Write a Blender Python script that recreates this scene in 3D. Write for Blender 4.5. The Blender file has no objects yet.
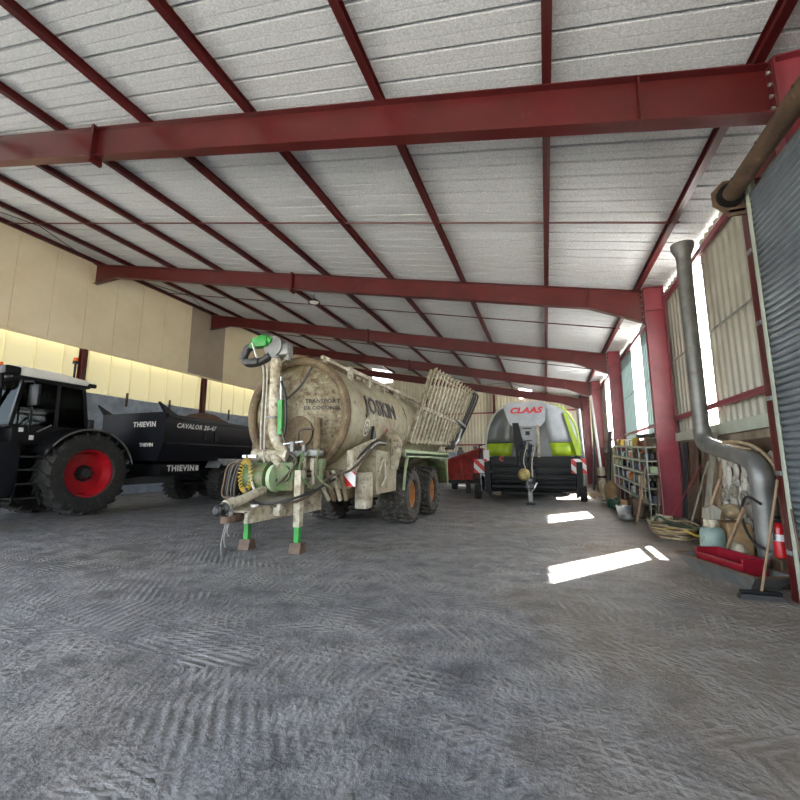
import bpy, bmesh, math, random
from mathutils import Vector, Matrix, Euler
random.seed(7)
S = bpy.context.scene
COL = S.collection
PI = math.pi
V = Vector

# ------------------------------------------------------------------ materials
def lin(c):
    return tuple(((x/255)/12.92 if x/255 <= .04045 else (((x/255)+.055)/1.055)**2.4) for x in c) + (1,)
def mat(name, c1, c2=None, scale=6, rough=.6, metal=0, bump=0, bscale=None, lo=.35, hi=.65, c3=None, s3=25, lo3=.58, hi3=.68, coat=0, spec=.5, stretch=None):
    m = bpy.data.materials.new(name); m.use_nodes = True
    nt = m.node_tree; N = nt.nodes; L = nt.links
    b = N['Principled BSDF']
    b.inputs['Roughness'].default_value = rough
    b.inputs['Metallic'].default_value = metal
    b.inputs['Specular IOR Level'].default_value = spec
    if coat: b.inputs['Coat Weight'].default_value = coat; b.inputs['Coat Roughness'].default_value = .15
    tc = N.new('ShaderNodeTexCoord'); mp = N.new('ShaderNodeMapping')
    L.new(tc.outputs['Object'], mp.inputs['Vector'])
    if stretch: mp.inputs['Scale'].default_value = stretch
    if c2 is None: c2 = tuple(x*.86 for x in c1)
    n = N.new('ShaderNodeTexNoise'); n.inputs['Scale'].default_value = scale; n.inputs['Detail'].default_value = 7; n.inputs['Roughness'].default_value = .6
    L.new(mp.outputs[0], n.inputs['Vector'])
    r = N.new('ShaderNodeValToRGB'); r.color_ramp.elements[0].position = lo; r.color_ramp.elements[1].position = hi
    r.color_ramp.elements[0].color = lin(c2); r.color_ramp.elements[1].color = lin(c1)
    L.new(n.outputs[0], r.inputs[0]); out = r.outputs[0]
    if c3 is not None:
        n3 = N.new('ShaderNodeTexNoise'); n3.inputs['Scale'].default_value = s3; n3.inputs['Detail'].default_value = 8; n3.inputs['Roughness'].default_value = .7
        L.new(mp.outputs[0], n3.inputs['Vector'])
        r3 = N.new('ShaderNodeValToRGB'); r3.color_ramp.elements[0].position = lo3; r3.color_ramp.elements[1].position = hi3
        L.new(n3.outputs[0], r3.inputs[0])
        mx = N.new('ShaderNodeMix'); mx.data_type = 'RGBA'
        L.new(r3.outputs[0], mx.inputs[0]); L.new(out, mx.inputs[6]); mx.inputs[7].default_value = lin(c3)
        out = mx.outputs[2]
    L.new(out, b.inputs['Base Color'])
    if bump:
        nb = N.new('ShaderNodeTexNoise'); nb.inputs['Scale'].default_value = bscale or scale*4; nb.inputs['Detail'].default_value = 6
        L.new(mp.outputs[0], nb.inputs['Vector'])
        bp = N.new('ShaderNodeBump'); bp.inputs['Strength'].default_value = bump; bp.inputs['Distance'].default_value = .02
        L.new(nb.outputs[0], bp.inputs['Height']); L.new(bp.outputs[0], b.inputs['Normal'])
    return m

M = {}
M['steel_red'] = mat('red_oxide_paint', (82, 24, 24), (68, 18, 18), 1.2, .36, c3=(102, 40, 38), s3=3, lo3=.6, hi3=.8)
M['steel_pink'] = mat('pinkish_red_paint', (142, 62, 72), (114, 40, 48), 1.0, .35, c3=(150, 88, 96), s3=2.5, lo3=.6, hi3=.8)  # paler, pinker red than on the rafters
M['roof'] = mat('felt_backed_roof_sheet', (196, 200, 203), (166, 170, 174), 30, .55, c3=(222, 222, 220), s3=60, lo3=.5, hi3=.7, bump=.15, bscale=80)
M['cream'] = mat('cream_cladding', (226, 214, 184), (218, 204, 170), .8, .5)
M['taupe'] = mat('taupe_cladding', (160, 148, 132), (150, 137, 120), .8, .55)
M['conc'] = mat('precast_concrete', (178, 190, 206), (140, 152, 168), 1.6, .85, c3=(108, 118, 132), s3=5, lo3=.55, hi3=.7, bump=.3, bscale=30)
M['plaster'] = mat('rough_plaster', (146, 132, 112), (112, 99, 82), 3, .9, c3=(80, 70, 58), s3=8, bump=.6, bscale=12)
M['clad'] = mat('grey_cladding', (168, 165, 150), (150, 147, 132), 1.3, .45)
M['cladback'] = mat('pale_cladding', (212, 206, 184), (196, 190, 166), 1.3, .5)
M['sill'] = mat('pale_green_steel', (178, 184, 168), (150, 154, 138), 2, .5)
M['galv'] = mat('galvanised_steel', (168, 172, 172), (135, 139, 140), 6, .35, .7)
M['galv_dull'] = mat('dull_galvanised_duct', (124, 124, 120), (100, 100, 97), 3, .45, .45, c3=(98, 88, 66), s3=5)
M['slat'] = mat('shutter_slat_steel', (150, 158, 164), (126, 134, 140), 2, .28, .6)
M['rust'] = mat('rusty_brown_steel', (98, 78, 60), (70, 54, 42), 5, .6, .3, c3=(120, 92, 64), s3=9)
M['mud'] = mat('mud_coated_tank', (170, 166, 142), (138, 128, 100), 1.6, .6, c3=(94, 70, 42), s3=6, lo3=.5, hi3=.72, bump=.5, bscale=20)
M['muddark'] = mat('brown_slurry_crust', (112, 96, 70), (80, 64, 44), 4, .75, c3=(140, 130, 108), s3=14, bump=.6, bscale=24)
M['nose'] = mat('slurry_stained_nose', (146, 142, 116), (112, 100, 72), 1.4, .6, c3=(82, 58, 30), s3=7, lo3=.42, hi3=.62, bump=.6, bscale=24)
M['dirtywhite'] = mat('dirty_galvanised_paint', (194, 189, 170), (150, 138, 110), 3, .55, c3=(92, 72, 46), s3=9, lo3=.47, hi3=.68)
M['green'] = mat('bright_green_paint', (50, 156, 62), (36, 118, 44), 4, .45, c3=(92, 88, 60), s3=10, lo3=.55, hi3=.7)
M['greendull'] = mat('muddy_green_paint', (84, 112, 62), (74, 82, 52), 4, .6, c3=(112, 100, 72), s3=9, lo3=.5, hi3=.62)
M['palegreen'] = mat('pale_green_paint', (168, 188, 148), (146, 160, 124), 3, .5, c3=(120, 108, 84), s3=8, lo3=.6, hi3=.75)
M['hose'] = mat('black_rubber_hose', (38, 36, 34), (26, 25, 24), 8, .5)
M['hosebrown'] = mat('muddy_hose', (92, 80, 66), (62, 54, 44), 8, .7)
M['hosewhite'] = mat('pale_hose', (188, 184, 170), (150, 144, 126), 8, .6)
M['yellow'] = mat('yellow_coiled_cable', (196, 166, 66), (150, 122, 44), 8, .5)
M['tyre'] = mat('tyre_rubber', (40, 39, 37), (26, 25, 24), 5, .8, c3=(88, 84, 76), s3=9, lo3=.55, hi3=.75, bump=.2)
M['tyredust'] = mat('dusty_tyre_rubber', (70, 67, 62), (44, 42, 39), 4, .85, c3=(124, 118, 106), s3=9, lo3=.52, hi3=.75, bump=.2)
M['rimred'] = mat('red_rim_paint', (176, 22, 34), (150, 16, 26), 3, .4, c3=(120, 60, 56), s3=9, lo3=.62, hi3=.8)
M['rimorange'] = mat('ochre_rim_paint', (196, 136, 74), (160, 106, 54), 5, .5, c3=(120, 84, 52), s3=12)
M['rimgrey'] = mat('grey_rim_paint', (92, 98, 104), (70, 76, 82), 4, .5)
M['black'] = mat('black_paint', (13, 14, 16), (8, 8, 10), 3, .45, c3=(30, 29, 28), s3=7, lo3=.6, hi3=.85, spec=.25)
M['navy'] = mat('dark_blue_black_paint', (18, 20, 28), (12, 14, 20), 2, .4, c3=(36, 38, 43), s3=5, lo3=.62, hi3=.85, spec=.3)
M['darkgrey'] = mat('dark_grey_plastic', (48, 49, 50), (36, 37, 38), 4, .5, spec=.3)
M['white'] = mat('white_paint', (226, 226, 222), (208, 208, 202), 2, .35)
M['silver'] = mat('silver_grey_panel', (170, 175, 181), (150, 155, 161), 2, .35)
M['silverplate'] = mat('bright_silver_guard', (170, 172, 174), (140, 142, 144), 6, .4, .5)
M['shroudreflect'] = mat('shroud_panel_with_reflection', (112, 116, 110), (92, 95, 90), 2, .3)  # left shroud's reflected light put into a mid-grey base colour
M['mastblue'] = mat('dark_blue_paint', (34, 40, 58), (20, 24, 36), 4, .45, c3=(90, 92, 94), s3=14)
M['lime'] = mat('lime_green_paint', (168, 196, 40), (140, 168, 34), 3, .35)
M['clred'] = mat('red_lettering', (200, 26, 36), (190, 22, 32), 3, .4)
M['letterwhite'] = mat('white_lettering', (222, 222, 220), (200, 200, 198), 3, .5)
M['letterblack'] = mat('dark_lettering', (44, 38, 34), (32, 28, 26), 3, .6)
M['orange'] = mat('orange_plastic', (226, 110, 34), (200, 90, 26), 5, .45)
M['amber'] = mat('amber_lens', (208, 92, 30), (190, 76, 22), 5, .25)
M['soil'] = mat('brown_soil', (112, 84, 64), (80, 58, 44), 6, .95, bump=1, bscale=22)
M['implred'] = mat('red_implement_paint', (170, 50, 42), (130, 34, 30), 3, .45, c3=(96, 62, 50), s3=8)
M['wood'] = mat('weathered_wood', (138, 116, 90), (108, 88, 66), 4, .8, stretch=(6, 6, 1))
M['woodgrey'] = mat('grey_board', (146, 142, 128), (118, 113, 100), 4, .75, stretch=(6, 6, 1))
M['card'] = mat('brown_cardboard', (150, 122, 86), (124, 98, 66), 5, .85)
M['gas'] = mat('grey_green_bottle_paint', (124, 142, 134), (102, 118, 110), 5, .5, c3=(92, 86, 72), s3=10)
M['redplastic'] = mat('dark_red_plastic', (128, 18, 34), (104, 13, 26), 3, .4)
M['exting'] = mat('extinguisher_red', (186, 24, 30), (160, 18, 24), 3, .3)
M['bluegrey'] = mat('blue_grey_paint', (74, 84, 104), (52, 60, 78), 4, .5, c3=(150, 150, 146), s3=12)
M['cone'] = mat('yellow_pto_guard', (196, 176, 106), (150, 130, 74), 6, .5, c3=(80, 70, 50), s3=14)
M['stone'] = mat('pale_stone', (196, 192, 182), (150, 145, 134), 3, .85, c3=(92, 86, 76), s3=7, bump=.5, bscale=14)
M['greenplastic'] = mat('dark_green_plastic', (30, 74, 52), (22, 56, 40), 4, .5)
M['ropecol'] = mat('tan_hose', (158, 140, 108), (118, 100, 74), 8, .75)

def glassmat(name, c, rough=.02, mixt=.6):
    m = bpy.data.materials.new(name); m.use_nodes = True
    N = m.node_tree.nodes; L = m.node_tree.links; N.clear()
    o = N.new('ShaderNodeOutputMaterial'); t = N.new('ShaderNodeBsdfTransparent'); t.inputs[0].default_value = lin(c)
    g = N.new('ShaderNodeBsdfGlossy'); g.inputs['Roughness'].default_value = rough; g.inputs[0].default_value = (.16, .18, .18, 1)
    f = N.new('ShaderNodeFresnel'); f.inputs[0].default_value = 1.5
    mx = N.new('ShaderNodeMixShader'); L.new(f.outputs[0], mx.inputs[0]); L.new(t.outputs[0], mx.inputs[1]); L.new(g.outputs[0], mx.inputs[2]); L.new(mx.outputs[0], o.inputs[0])
    return m
M['glass'] = glassmat('tinted_cab_glass', (104, 130, 122))
def translucent(name, c, tmix=.0, diff=.4):
    m = bpy.data.materials.new(name); m.use_nodes = True
    N = m.node_tree.nodes; L = m.node_tree.links; N.clear()
    o = N.new('ShaderNodeOutputMaterial'); t = N.new('ShaderNodeBsdfTranslucent'); t.inputs[0].default_value = lin(c)
    d = N.new('ShaderNodeBsdfDiffuse'); d.inputs[0].default_value = lin(c)
    mx = N.new('ShaderNodeMixShader'); mx.inputs[0].default_value = diff; L.new(t.outputs[0], mx.inputs[1]); L.new(d.outputs[0], mx.inputs[2])
    tr = N.new('ShaderNodeBsdfTransparent'); m2 = N.new('ShaderNodeMixShader'); m2.inputs[0].default_value = tmix
    L.new(mx.outputs[0], m2.inputs[1]); L.new(tr.outputs[0], m2.inputs[2]); L.new(m2.outputs[0], o.inputs[0])
    return m
M['skylight_cream'] = translucent('cream_translucent_sheet', (196, 186, 146), 0.0, .82)
M['skylight_clear'] = translucent('clear_corrugated_sheet', (250, 252, 255), .8, .1)
M['skylight_blue'] = translucent('bluish_translucent_sheet', (146, 158, 158), .0, .7)

def stripemat():
    m = bpy.data.materials.new('red_white_hazard_stripes'); m.use_nodes = True
    N = m.node_tree.nodes; L = m.node_tree.links; b = N['Principled BSDF']; b.inputs['Roughness'].default_value = .4
    tc = N.new('ShaderNodeTexCoord'); mp = N.new('ShaderNodeMapping'); mp.inputs['Rotation'].default_value = (0, PI/4, 0)
    L.new(tc.outputs['Object'], mp.inputs[0])
    w = N.new('ShaderNodeTexWave'); w.wave_type = 'BANDS'; w.bands_direction = 'X'; w.inputs['Scale'].default_value = .95
    L.new(mp.outputs[0], w.inputs[0])
    r = N.new('ShaderNodeValToRGB'); r.color_ramp.interpolation = 'CONSTANT'; r.color_ramp.elements[1].position = .5
    r.color_ramp.elements[0].color = lin((232, 230, 228)); r.color_ramp.elements[1].color = lin((206, 44, 42))
    L.new(w.outputs[1], r.inputs[0]); L.new(r.outputs[0], b.inputs['Base Color'])
    return m
M['stripe'] = stripemat()

def floormat():
    m = bpy.data.materials.new('worn_muddy_concrete'); m.use_nodes = True
    N = m.node_tree.nodes; L = m.node_tree.links; b = N['Principled BSDF']
    tc = N.new('ShaderNodeTexCoord')
    def noise(s, d=8, rg=.6, vec=None, dist=0):
        n = N.new('ShaderNodeTexNoise'); n.inputs['Scale'].default_value = s; n.inputs['Detail'].default_value = d; n.inputs['Roughness'].default_value = rg; n.inputs['Distortion'].default_value = dist
        L.new(vec or tc.outputs['Object'], n.inputs['Vector']); return n
    def ramp(src, stops):
        r = N.new('ShaderNodeValToRGB'); cr = r.color_ramp
        cr.elements[0].position = stops[0][0]; cr.elements[0].color = stops[0][1]
        cr.elements[1].position = stops[-1][0]; cr.elements[1].color = stops[-1][1]
        for p, c in stops[1:-1]:
            e = cr.elements.new(p); e.color = c
        L.new(src, r.inputs[0]); return r
    def mix(fac, a, c, mode='MIX'):
        x = N.new('ShaderNodeMix'); x.data_type = 'RGBA'; x.blend_type = mode
        if isinstance(fac, float): x.inputs[0].default_value = fac
        else: L.new(fac, x.inputs[0])
        for i, q in ((6, a), (7, c)):
            if isinstance(q, tuple): x.inputs[i].default_value = q
            else: L.new(q, x.inputs[i])
        return x.outputs[2]
    def math_(op, a, c):
        x = N.new('ShaderNodeMath'); x.operation = op
        for i, q in ((0, a), (1, c)):
            if isinstance(q, (int, float)): x.inputs[i].default_value = q
            else: L.new(q, x.inputs[i])
        return x.outputs[0]
    W = (1, 1, 1, 1); K = (0, 0, 0, 1)
    n1 = noise(.35, 6, .55); n2 = noise(4, 10, .7); n3 = noise(40, 6, .7)
    base = ramp(n1.outputs[0], [(.36, lin((122, 124, 129))), (.5, lin((152, 152, 154))), (.64, lin((137, 133, 128)))]).outputs[0]
    fine = ramp(n2.outputs[0], [(.38, lin((120, 120, 120))), (.62, lin((250, 250, 250)))]).outputs[0]
    c = mix(.8, base, fine, 'MULTIPLY')
    speck = ramp(n3.outputs[0], [(.38, lin((110, 108, 105))), (.6, W)]).outputs[0]
    c = mix(.8, c, speck, 'MULTIPLY')
    # tyre prints: three sets of lug marks of different headings, each only along its own wheel paths
    hts = []
    for (ang, sc, ds, path_s, seed) in ((10, 3.6, .9, .5, 0.), (58, 4.0, 1.1, .45, 3.3), (-38, 3.8, 1.0, .45, 7.1), (96, 4.2, .9, .4, 11.7), (-12, 3.4, .8, .55, 17.3)):
        mp = N.new('ShaderNodeMapping'); mp.inputs['Rotation'].default_value = (0, 0, math.radians(ang)); mp.inputs['Location'].default_value = (seed, seed*.6, 0)
        L.new(tc.outputs['Object'], mp.inputs[0])
        w = N.new('ShaderNodeTexWave'); w.wave_type = 'BANDS'; w.bands_direction = 'X'; w.inputs['Scale'].default_value = sc; w.inputs['Distortion'].default_value = ds; w.inputs['Detail'].default_value = 2; w.inputs['Detail Scale'].default_value = .8
        L.new(mp.outputs[0], w.inputs[0])
        pn = N.new('ShaderNodeTexNoise'); pn.inputs['Scale'].default_value = path_s; pn.inputs['Detail'].default_value = 2
        m3 = N.new('ShaderNodeMapping'); m3.inputs['Scale'].default_value = (1, 2.4, 1); m3.inputs['Rotation'].default_value = (0, 0, math.radians(ang + 8)); m3.inputs['Location'].default_value = (seed*2, 0, 0)
        L.new(tc.outputs['Object'], m3.inputs[0]); L.new(m3.outputs[0], pn.inputs['Vector'])
        pm = ramp(pn.outputs[0], [(.47, K), (.52, W)]).outputs[0]
        hts.append(math_('MULTIPLY', w.outputs[1], pm))
    h = hts[0]
    for q in hts[1:]: h = math_('MAXIMUM', h, q)
    broken = ramp(noise(2.2, 6, .7).outputs[0], [(.4, K), (.6, W)]).outputs[0]
    h = math_('MULTIPLY', h, broken)
    sp = N.new('ShaderNodeSeparateXYZ'); L.new(tc.outputs['Object'], sp.inputs[0])
    dx = math_('ADD', math_('MULTIPLY', sp.outputs[0], .16), math_('MULTIPLY', n1.outputs[0], 1.6))
    dirt = ramp(dx, [(.72, K), (1.15, W)]).outputs[0]
    c = mix(math_('MULTIPLY', dirt, .6), c, lin((126, 112, 92)))
    hm = math_('MULTIPLY', h, .42)
    c = mix(hm, c, lin((176, 172, 164)))
    # dark spots of spilt oil and damp mud
    damp = ramp(noise(.9, 5, .6).outputs[0], [(.6, K), (.7, W)]).outputs[0]
    c = mix(math_('MULTIPLY', damp, .3), c, lin((72, 64, 56)))
    L.new(c, b.inputs['Base Color'])
    rr = ramp(n1.outputs[0], [(.35, (.34, .34, .34, 1)), (.65, (.58, .58, .58, 1))]).outputs[0]
    L.new(rr, b.inputs['Roughness'])
    hh = math_('ADD', math_('MULTIPLY', h, .9), math_('MULTIPLY', n2.outputs[0], 1.1))
    hh = math_('ADD', hh, math_('MULTIPLY', n3.outputs[0], .8))
    bp = N.new('ShaderNodeBump'); bp.inputs['Strength'].default_value = 1; bp.inputs['Distance'].default_value = .03
    L.new(hh, bp.inputs['Height']); L.new(bp.outputs[0], b.inputs['Normal'])
    return m
M['floor'] = floormat()
M['yard'] = mat('gravel_yard', (150, 148, 142), (124, 121, 114), 2, .9, bump=.3)

# ------------------------------------------------------------------ mesh helpers
class MB:
    """collects shapes into one mesh"""
    def __init__(s): s.bm = bmesh.new()
    def hexa(s, p):
        v = [s.bm.verts.new(q) for q in p]
        for f in ((0, 3, 2, 1), (4, 5, 6, 7), (0, 1, 5, 4), (1, 2, 6, 5), (2, 3, 7, 6), (3, 0, 4, 7)):
            s.bm.faces.new([v[i] for i in f])
        return s
    def box(s, x0, x1, y0, y1, z0, z1, bev=0):
        if bev:
            t = bmesh.new(); vs = [t.verts.new(q) for q in ((x0, y0, z0), (x1, y0, z0), (x1, y1, z0), (x0, y1, z0), (x0, y0, z1), (x1, y0, z1), (x1, y1, z1), (x0, y1, z1))]
            for f in ((0, 3, 2, 1), (4, 5, 6, 7), (0, 1, 5, 4), (1, 2, 6, 5), (2, 3, 7, 6), (3, 0, 4, 7)): t.faces.new([vs[i] for i in f])
            bmesh.ops.bevel(t, geom=list(t.edges), offset=bev, segments=2, affect='EDGES', profile=.5)
            s.merge(t); return s
        return s.hexa([(x0, y0, z0), (x1, y0, z0), (x1, y1, z0), (x0, y1, z0), (x0, y0, z1), (x1, y0, z1), (x1, y1, z1), (x0, y1, z1)])
    def merge(s, t):
        mp = {}
        for v in t.verts: mp[v] = s.bm.verts.new(v.co)
        for f in t.faces:
            try: s.bm.faces.new([mp[v] for v in f.verts])
            except ValueError: pass
        t.free()
    def bar(s, a, b, w, h=None, up=(0, 0, 1)):
        """square bar from a to b, w wide (sideways), h deep (along up)"""
        a = V(a); b = V(b); h = h or w; d = (b-a).normalized(); u = V(up)
        if abs(d.dot(u)) > .98: u = V((0, 1, 0))
        r = d.cross(u).normalized(); u = r.cross(d).normalized()
        q = []
        for c in (a, b):
            for sx, sy in ((-1, -1), (1, -1), (1, 1), (-1, 1)): q.append(c + r*sx*w/2 + u*sy*h/2)
        return s.hexa(q)
    def cyl(s, a, b, r0, r1=None, n=20, cap=True):
        a = V(a); b = V(b); r1 = r0 if r1 is None else r1; d = (b-a).normalized()
        u = V((0, 0, 1)) if abs(d.z) < .9 else V((1, 0, 0)); x = d.cross(u).normalized(); y = d.cross(x)
        A = [s.bm.verts.new(a + (x*math.cos(t)+y*math.sin(t))*r0) for t in [2*PI*i/n for i in range(n)]]
        B = [s.bm.verts.new(b + (x*math.cos(t)+y*math.sin(t))*r1) for t in [2*PI*i/n for i in range(n)]]
        for i in range(n): s.bm.faces.new((A[i], A[(i+1) % n], B[(i+1) % n], B[i]))
        if cap: s.bm.faces.new(A[::-1]); s.bm.faces.new(B)
        return s
    def tube(s, pts, r, n=8, smooth=4, cap=True):
        pts = [V(p) for p in pts]
        if smooth and len(pts) > 2:
            o = []; P = [pts[0]*2-pts[1]] + pts + [pts[-1]*2-pts[-2]]
            for i in range(1, len(P)-2):
                for k in range(smooth):
                    t = k/smooth; a, b, c, d = P[i-1], P[i], P[i+1], P[i+2]
                    o.append(.5*((2*b)+(c-a)*t+(2*a-5*b+4*c-d)*t*t+(3*b-a-3*c+d)*t**3))
            o.append(pts[-1]); pts = o
        rings = []; pu = None
        for i, p in enumerate(pts):
            d = (pts[min(i+1, len(pts)-1)] - pts[max(i-1, 0)])
            if d.length < 1e-6: d = V((0, 0, 1))
            d.normalize()
            if pu is None: pu = V((0, 0, 1)) if abs(d.z) < .9 else V((1, 0, 0))
            x = d.cross(pu)
            if x.length < 1e-4: x = d.cross(V((.3, .9, .1)))
            x.normalize(); pu = x.cross(d).normalized()
            rr = r(i/(len(pts)-1)) if callable(r) else r
            rings.append([s.bm.verts.new(p + (x*math.cos(t)+pu*math.sin(t))*rr) for t in [2*PI*k/n for k in range(n)]])
        for a, b in zip(rings, rings[1:]):
            for k in range(n): s.bm.faces.new((a[k], a[(k+1) % n], b[(k+1) % n], b[k]))
        if cap: s.bm.faces.new(rings[0][::-1]); s.bm.faces.new(rings[-1])
        return s
    def lathe(s, prof, c=(0, 0, 0), axis='z', n=32, closed=False, cap=True):
        """prof: (radius, height along axis)"""
        c = V(c); R = []
        for r, h in prof:
            ring = []
            for k in range(n):
                t = 2*PI*k/n; p, q = r*math.cos(t), r*math.sin(t)
                v = {'z': (p, q, h), 'x': (h, p, q), 'y': (q, h, p)}[axis]
                ring.append(s.bm.verts.new(c + V(v)))
            R.append(ring)
        prs = list(zip(R, R[1:])) + ([(R[-1], R[0])] if closed else [])
        for a, b in prs:
            for k in range(n): s.bm.faces.new((a[k], a[(k+1) % n], b[(k+1) % n], b[k]))
        if not closed and cap:
            if prof[0][0] > 1e-5: s.bm.faces.new(R[0][::-1])
            if prof[-1][0] > 1e-5: s.bm.faces.new(R[-1])
        return s
    def prism(s, poly, a, b, axis='y'):
        """poly in the plane across axis, from a to b. axis y: (x,z); x: (y,z); z: (x,y)"""
        def P(p, h): return {'y': (p[0], h, p[1]), 'x': (h, p[0], p[1]), 'z': (p[0], p[1], h)}[axis]
        A = [s.bm.verts.new(P(p, a)) for p in poly]; B = [s.bm.verts.new(P(p, b)) for p in poly]; n = len(poly)
        for i in range(n): s.bm.faces.new((A[i], A[(i+1) % n], B[(i+1) % n], B[i]))
        s.bm.faces.new(A[::-1]); s.bm.faces.new(B)
        return s
    def sheet(s, grid):
        vs = [[s.bm.verts.new(p) for p in row] for row in grid]
        for i in range(len(vs)-1):
            for j in range(len(vs[0])-1): s.bm.faces.new((vs[i][j], vs[i][j+1], vs[i+1][j+1], vs[i+1][j]))
        return s
    def ico(s, c, r, sub=2, sc=(1, 1, 1), jit=0):
        t = bmesh.new(); bmesh.ops.create_icosphere(t, subdivisions=sub, radius=r)
        for v in t.verts:
            k = 1 + random.uniform(-jit, jit); v.co = V((v.co.x*sc[0]*k, v.co.y*sc[1]*k, v.co.z*sc[2]*k)) + V(c)
        s.merge(t); return s
    def xf(s, m):
        bmesh.ops.transform(s.bm, matrix=m, verts=s.bm.verts); return s
    def build(s, name, m, parent=None, smooth=None, solid=0, world=False):
        bmesh.ops.remove_doubles(s.bm, verts=s.bm.verts, dist=1e-5)
        bmesh.ops.recalc_face_normals(s.bm, faces=s.bm.faces)
        me = bpy.data.meshes.new(name)
        if world and parent is not None:
            off = V(parent.location); 
            if parent.parent: off = off + V(parent.parent.location)
            bmesh.ops.translate(s.bm, vec=-off, verts=s.bm.verts)
        s.bm.to_mesh(me); s.bm.free(); me.materials.append(m)
        o = bpy.data.objects.new(name, me); COL.objects.link(o)
        if parent is not None: o.parent = parent
        if smooth is not None:
            me.shade_smooth(); me.set_sharp_from_angle(angle=math.radians(smooth))
        if solid:
            md = o.modifiers.new('solid', 'SOLIDIFY'); md.thickness = solid
        return o

def struct(o, **k): o['kind'] = 'structure'; return o
def thing(name, label, cat, loc=(0, 0, 0), rotz=0, group=None):
    o = bpy.data.objects.new(name, None); COL.objects.link(o); o.empty_display_size = .1
    o.location = loc; o.rotation_euler = (0, 0, rotz); o['label'] = label; o['category'] = cat
    if group: o['group'] = group
    return o
def tag(o, label, cat, group=None):
    o['label'] = label; o['category'] = cat
    if group: o['group'] = group
    return o
def base_at(o, loc):
    """put a one-mesh thing's origin at its base"""
    o.data.transform(Matrix.Translation(-V(loc))); o.location = loc; return o

def text(name, s, fn, m, parent, size=.3, ext=.004, shear=0, bold=0, spacing=1, sx=1):
    cu = bpy.data.curves.new(name, 'FONT'); cu.body = s; cu.size = size; cu.extrude = ext; cu.shear = shear; cu.offset = bold; cu.space_character = spacing
    cu.align_x = 'CENTER'; cu.align_y = 'CENTER'; cu.resolution_u = 2
    o = bpy.data.objects.new('tmp', cu); COL.objects.link(o)
    bpy.context.view_layer.update()
    me = bpy.data.meshes.new_from_object(o.evaluated_get(bpy.context.evaluated_depsgraph_get()))
    bpy.data.objects.remove(o); bpy.data.curves.remove(cu)
    me.materials.clear(); me.materials.append(m)
    bt = bmesh.new(); bt.from_mesh(me)
    for _ in range(3):
        le = [e for e in bt.edges if e.calc_length() > size*.12]
        if le: bmesh.ops.subdivide_edges(bt, edges=le, cuts=1); bmesh.ops.triangulate(bt, faces=bt.faces)
    bt.to_mesh(me); bt.free()
    for v in me.vertices: v.co = fn(v.co.x*sx, v.co.y, v.co.z)
    q = bpy.data.objects.new(name, me); COL.objects.link(q)
    if parent is not None: q.parent = parent
    return q

def tyre_bm(R, W, rr, n=22, lug=.05, skew=.2, thick=.075):
    """tyre across x, centred on the origin"""
    b = MB(); h = W/2; Rc = R - lug
    b.lathe([(rr, -h*.8), (rr+.03, -h*.93), (rr+(Rc-rr)*.45, -h), (Rc-.07*R, -h*.96), (Rc-.015*R, -h*.8), (Rc, -h*.35), (Rc, h*.35), (Rc-.015*R, h*.8), (Rc-.07*R, h*.96), (rr+(Rc-rr)*.45, h), (rr+.03, h*.93), (rr, h*.8)], axis='x', n=48, closed=True)
    dt = thick/R
    for i in range(n):
        for sg in (-1, 1):
            t0 = 2*PI*(i + (.5 if sg > 0 else 0))/n
            def P(x, t, r): return V((x, r*math.cos(t), r*math.sin(t)))
            xi, xm, xo = -sg*.03*W, sg*h*.55, sg*h*1.0
            t1 = t0 + skew*.6; t2 = t0 + skew
            for (xa, ta, ra, xb, tb, rb) in ((xi, t0, R, xm, t1, R), (xm, t1, R, xo, t2, R-.02*R)):
                b.hexa([P(xa, ta-dt/2, Rc-.02), P(xa, ta+dt/2, Rc-.02), P(xb, tb+dt/2, Rc-.06*R), P(xb, tb-dt/2, Rc-.06*R),
                        P(xa, ta-dt/2*.8, ra), P(xa, ta+dt/2*.8, ra), P(xb, tb+dt/2*.8, rb), P(xb, tb-dt/2*.8, rb)])
            b.hexa([P(xo*.9, t2-dt/2, R-.16*R), P(xo*.9, t2+dt/2, R-.16*R), P(xo*1.02, t2+dt/2, R-.15*R), P(xo*1.02, t2-dt/2, R-.15*R),
                    P(xo*.9, t2-dt/2, R-.03*R), P(xo*.9, t2+dt/2, R-.03*R), P(xo*1.0, t2+dt/2, R-.025*R), P(xo*1.0, t2-dt/2, R-.025*R)])
    return b
def wheel(parent, c, R, W, rr, side, tm, rm, n=22, hubm=None, dish=.12, name='wheel'):
    """wheel assembly: tyre is the part, rim and hub its sub-parts; side +1: outer face towards +x"""
    t = tyre_bm(R, W, rr, n).build(name, tm, parent, smooth=30)
    t.location = c
    s = side; h = W/2
    rb = MB()
    rb.lathe([(rr+.012, s*h*.86), (rr+.012, s*h*.74), (rr*.93, s*(h*.7)), (rr*.86, s*(h*.3)), (rr*.8, s*(h*.3-dish*.2)), (rr*.35, s*(h*.3-dish*.2)), (rr*.3, s*(h*.3-dish*.5)), (.001, s*(h*.3-dish*.5)), (.001, -s*h*.5), (rr*.9, -s*h*.7), (rr+.012, -s*h*.8), (rr+.0, -s*h*.5), (rr*.96, s*h*.4), (rr-.01, s*h*.86)][:9], axis='x', n=40, cap=False)
    rb.build('rim', rm, t, smooth=35)
    hb = MB(); hb.cyl((s*(h*.3-dish*.6), 0, 0), (s*(h*.3+.05), 0, 0), rr*.2, n=18)
    for k in range(8):
        a = 2*PI*k/8; y, z = rr*.3*math.cos(a), rr*.3*math.sin(a)
        hb.cyl((s*(h*.3-dish*.6), y, z), (s*(h*.3+.015), y, z), .018*max(rr, .4)/.4, n=6)
    hb.build('hub', hubm or M['darkgrey'], t, smooth=35)
    return t
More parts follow.
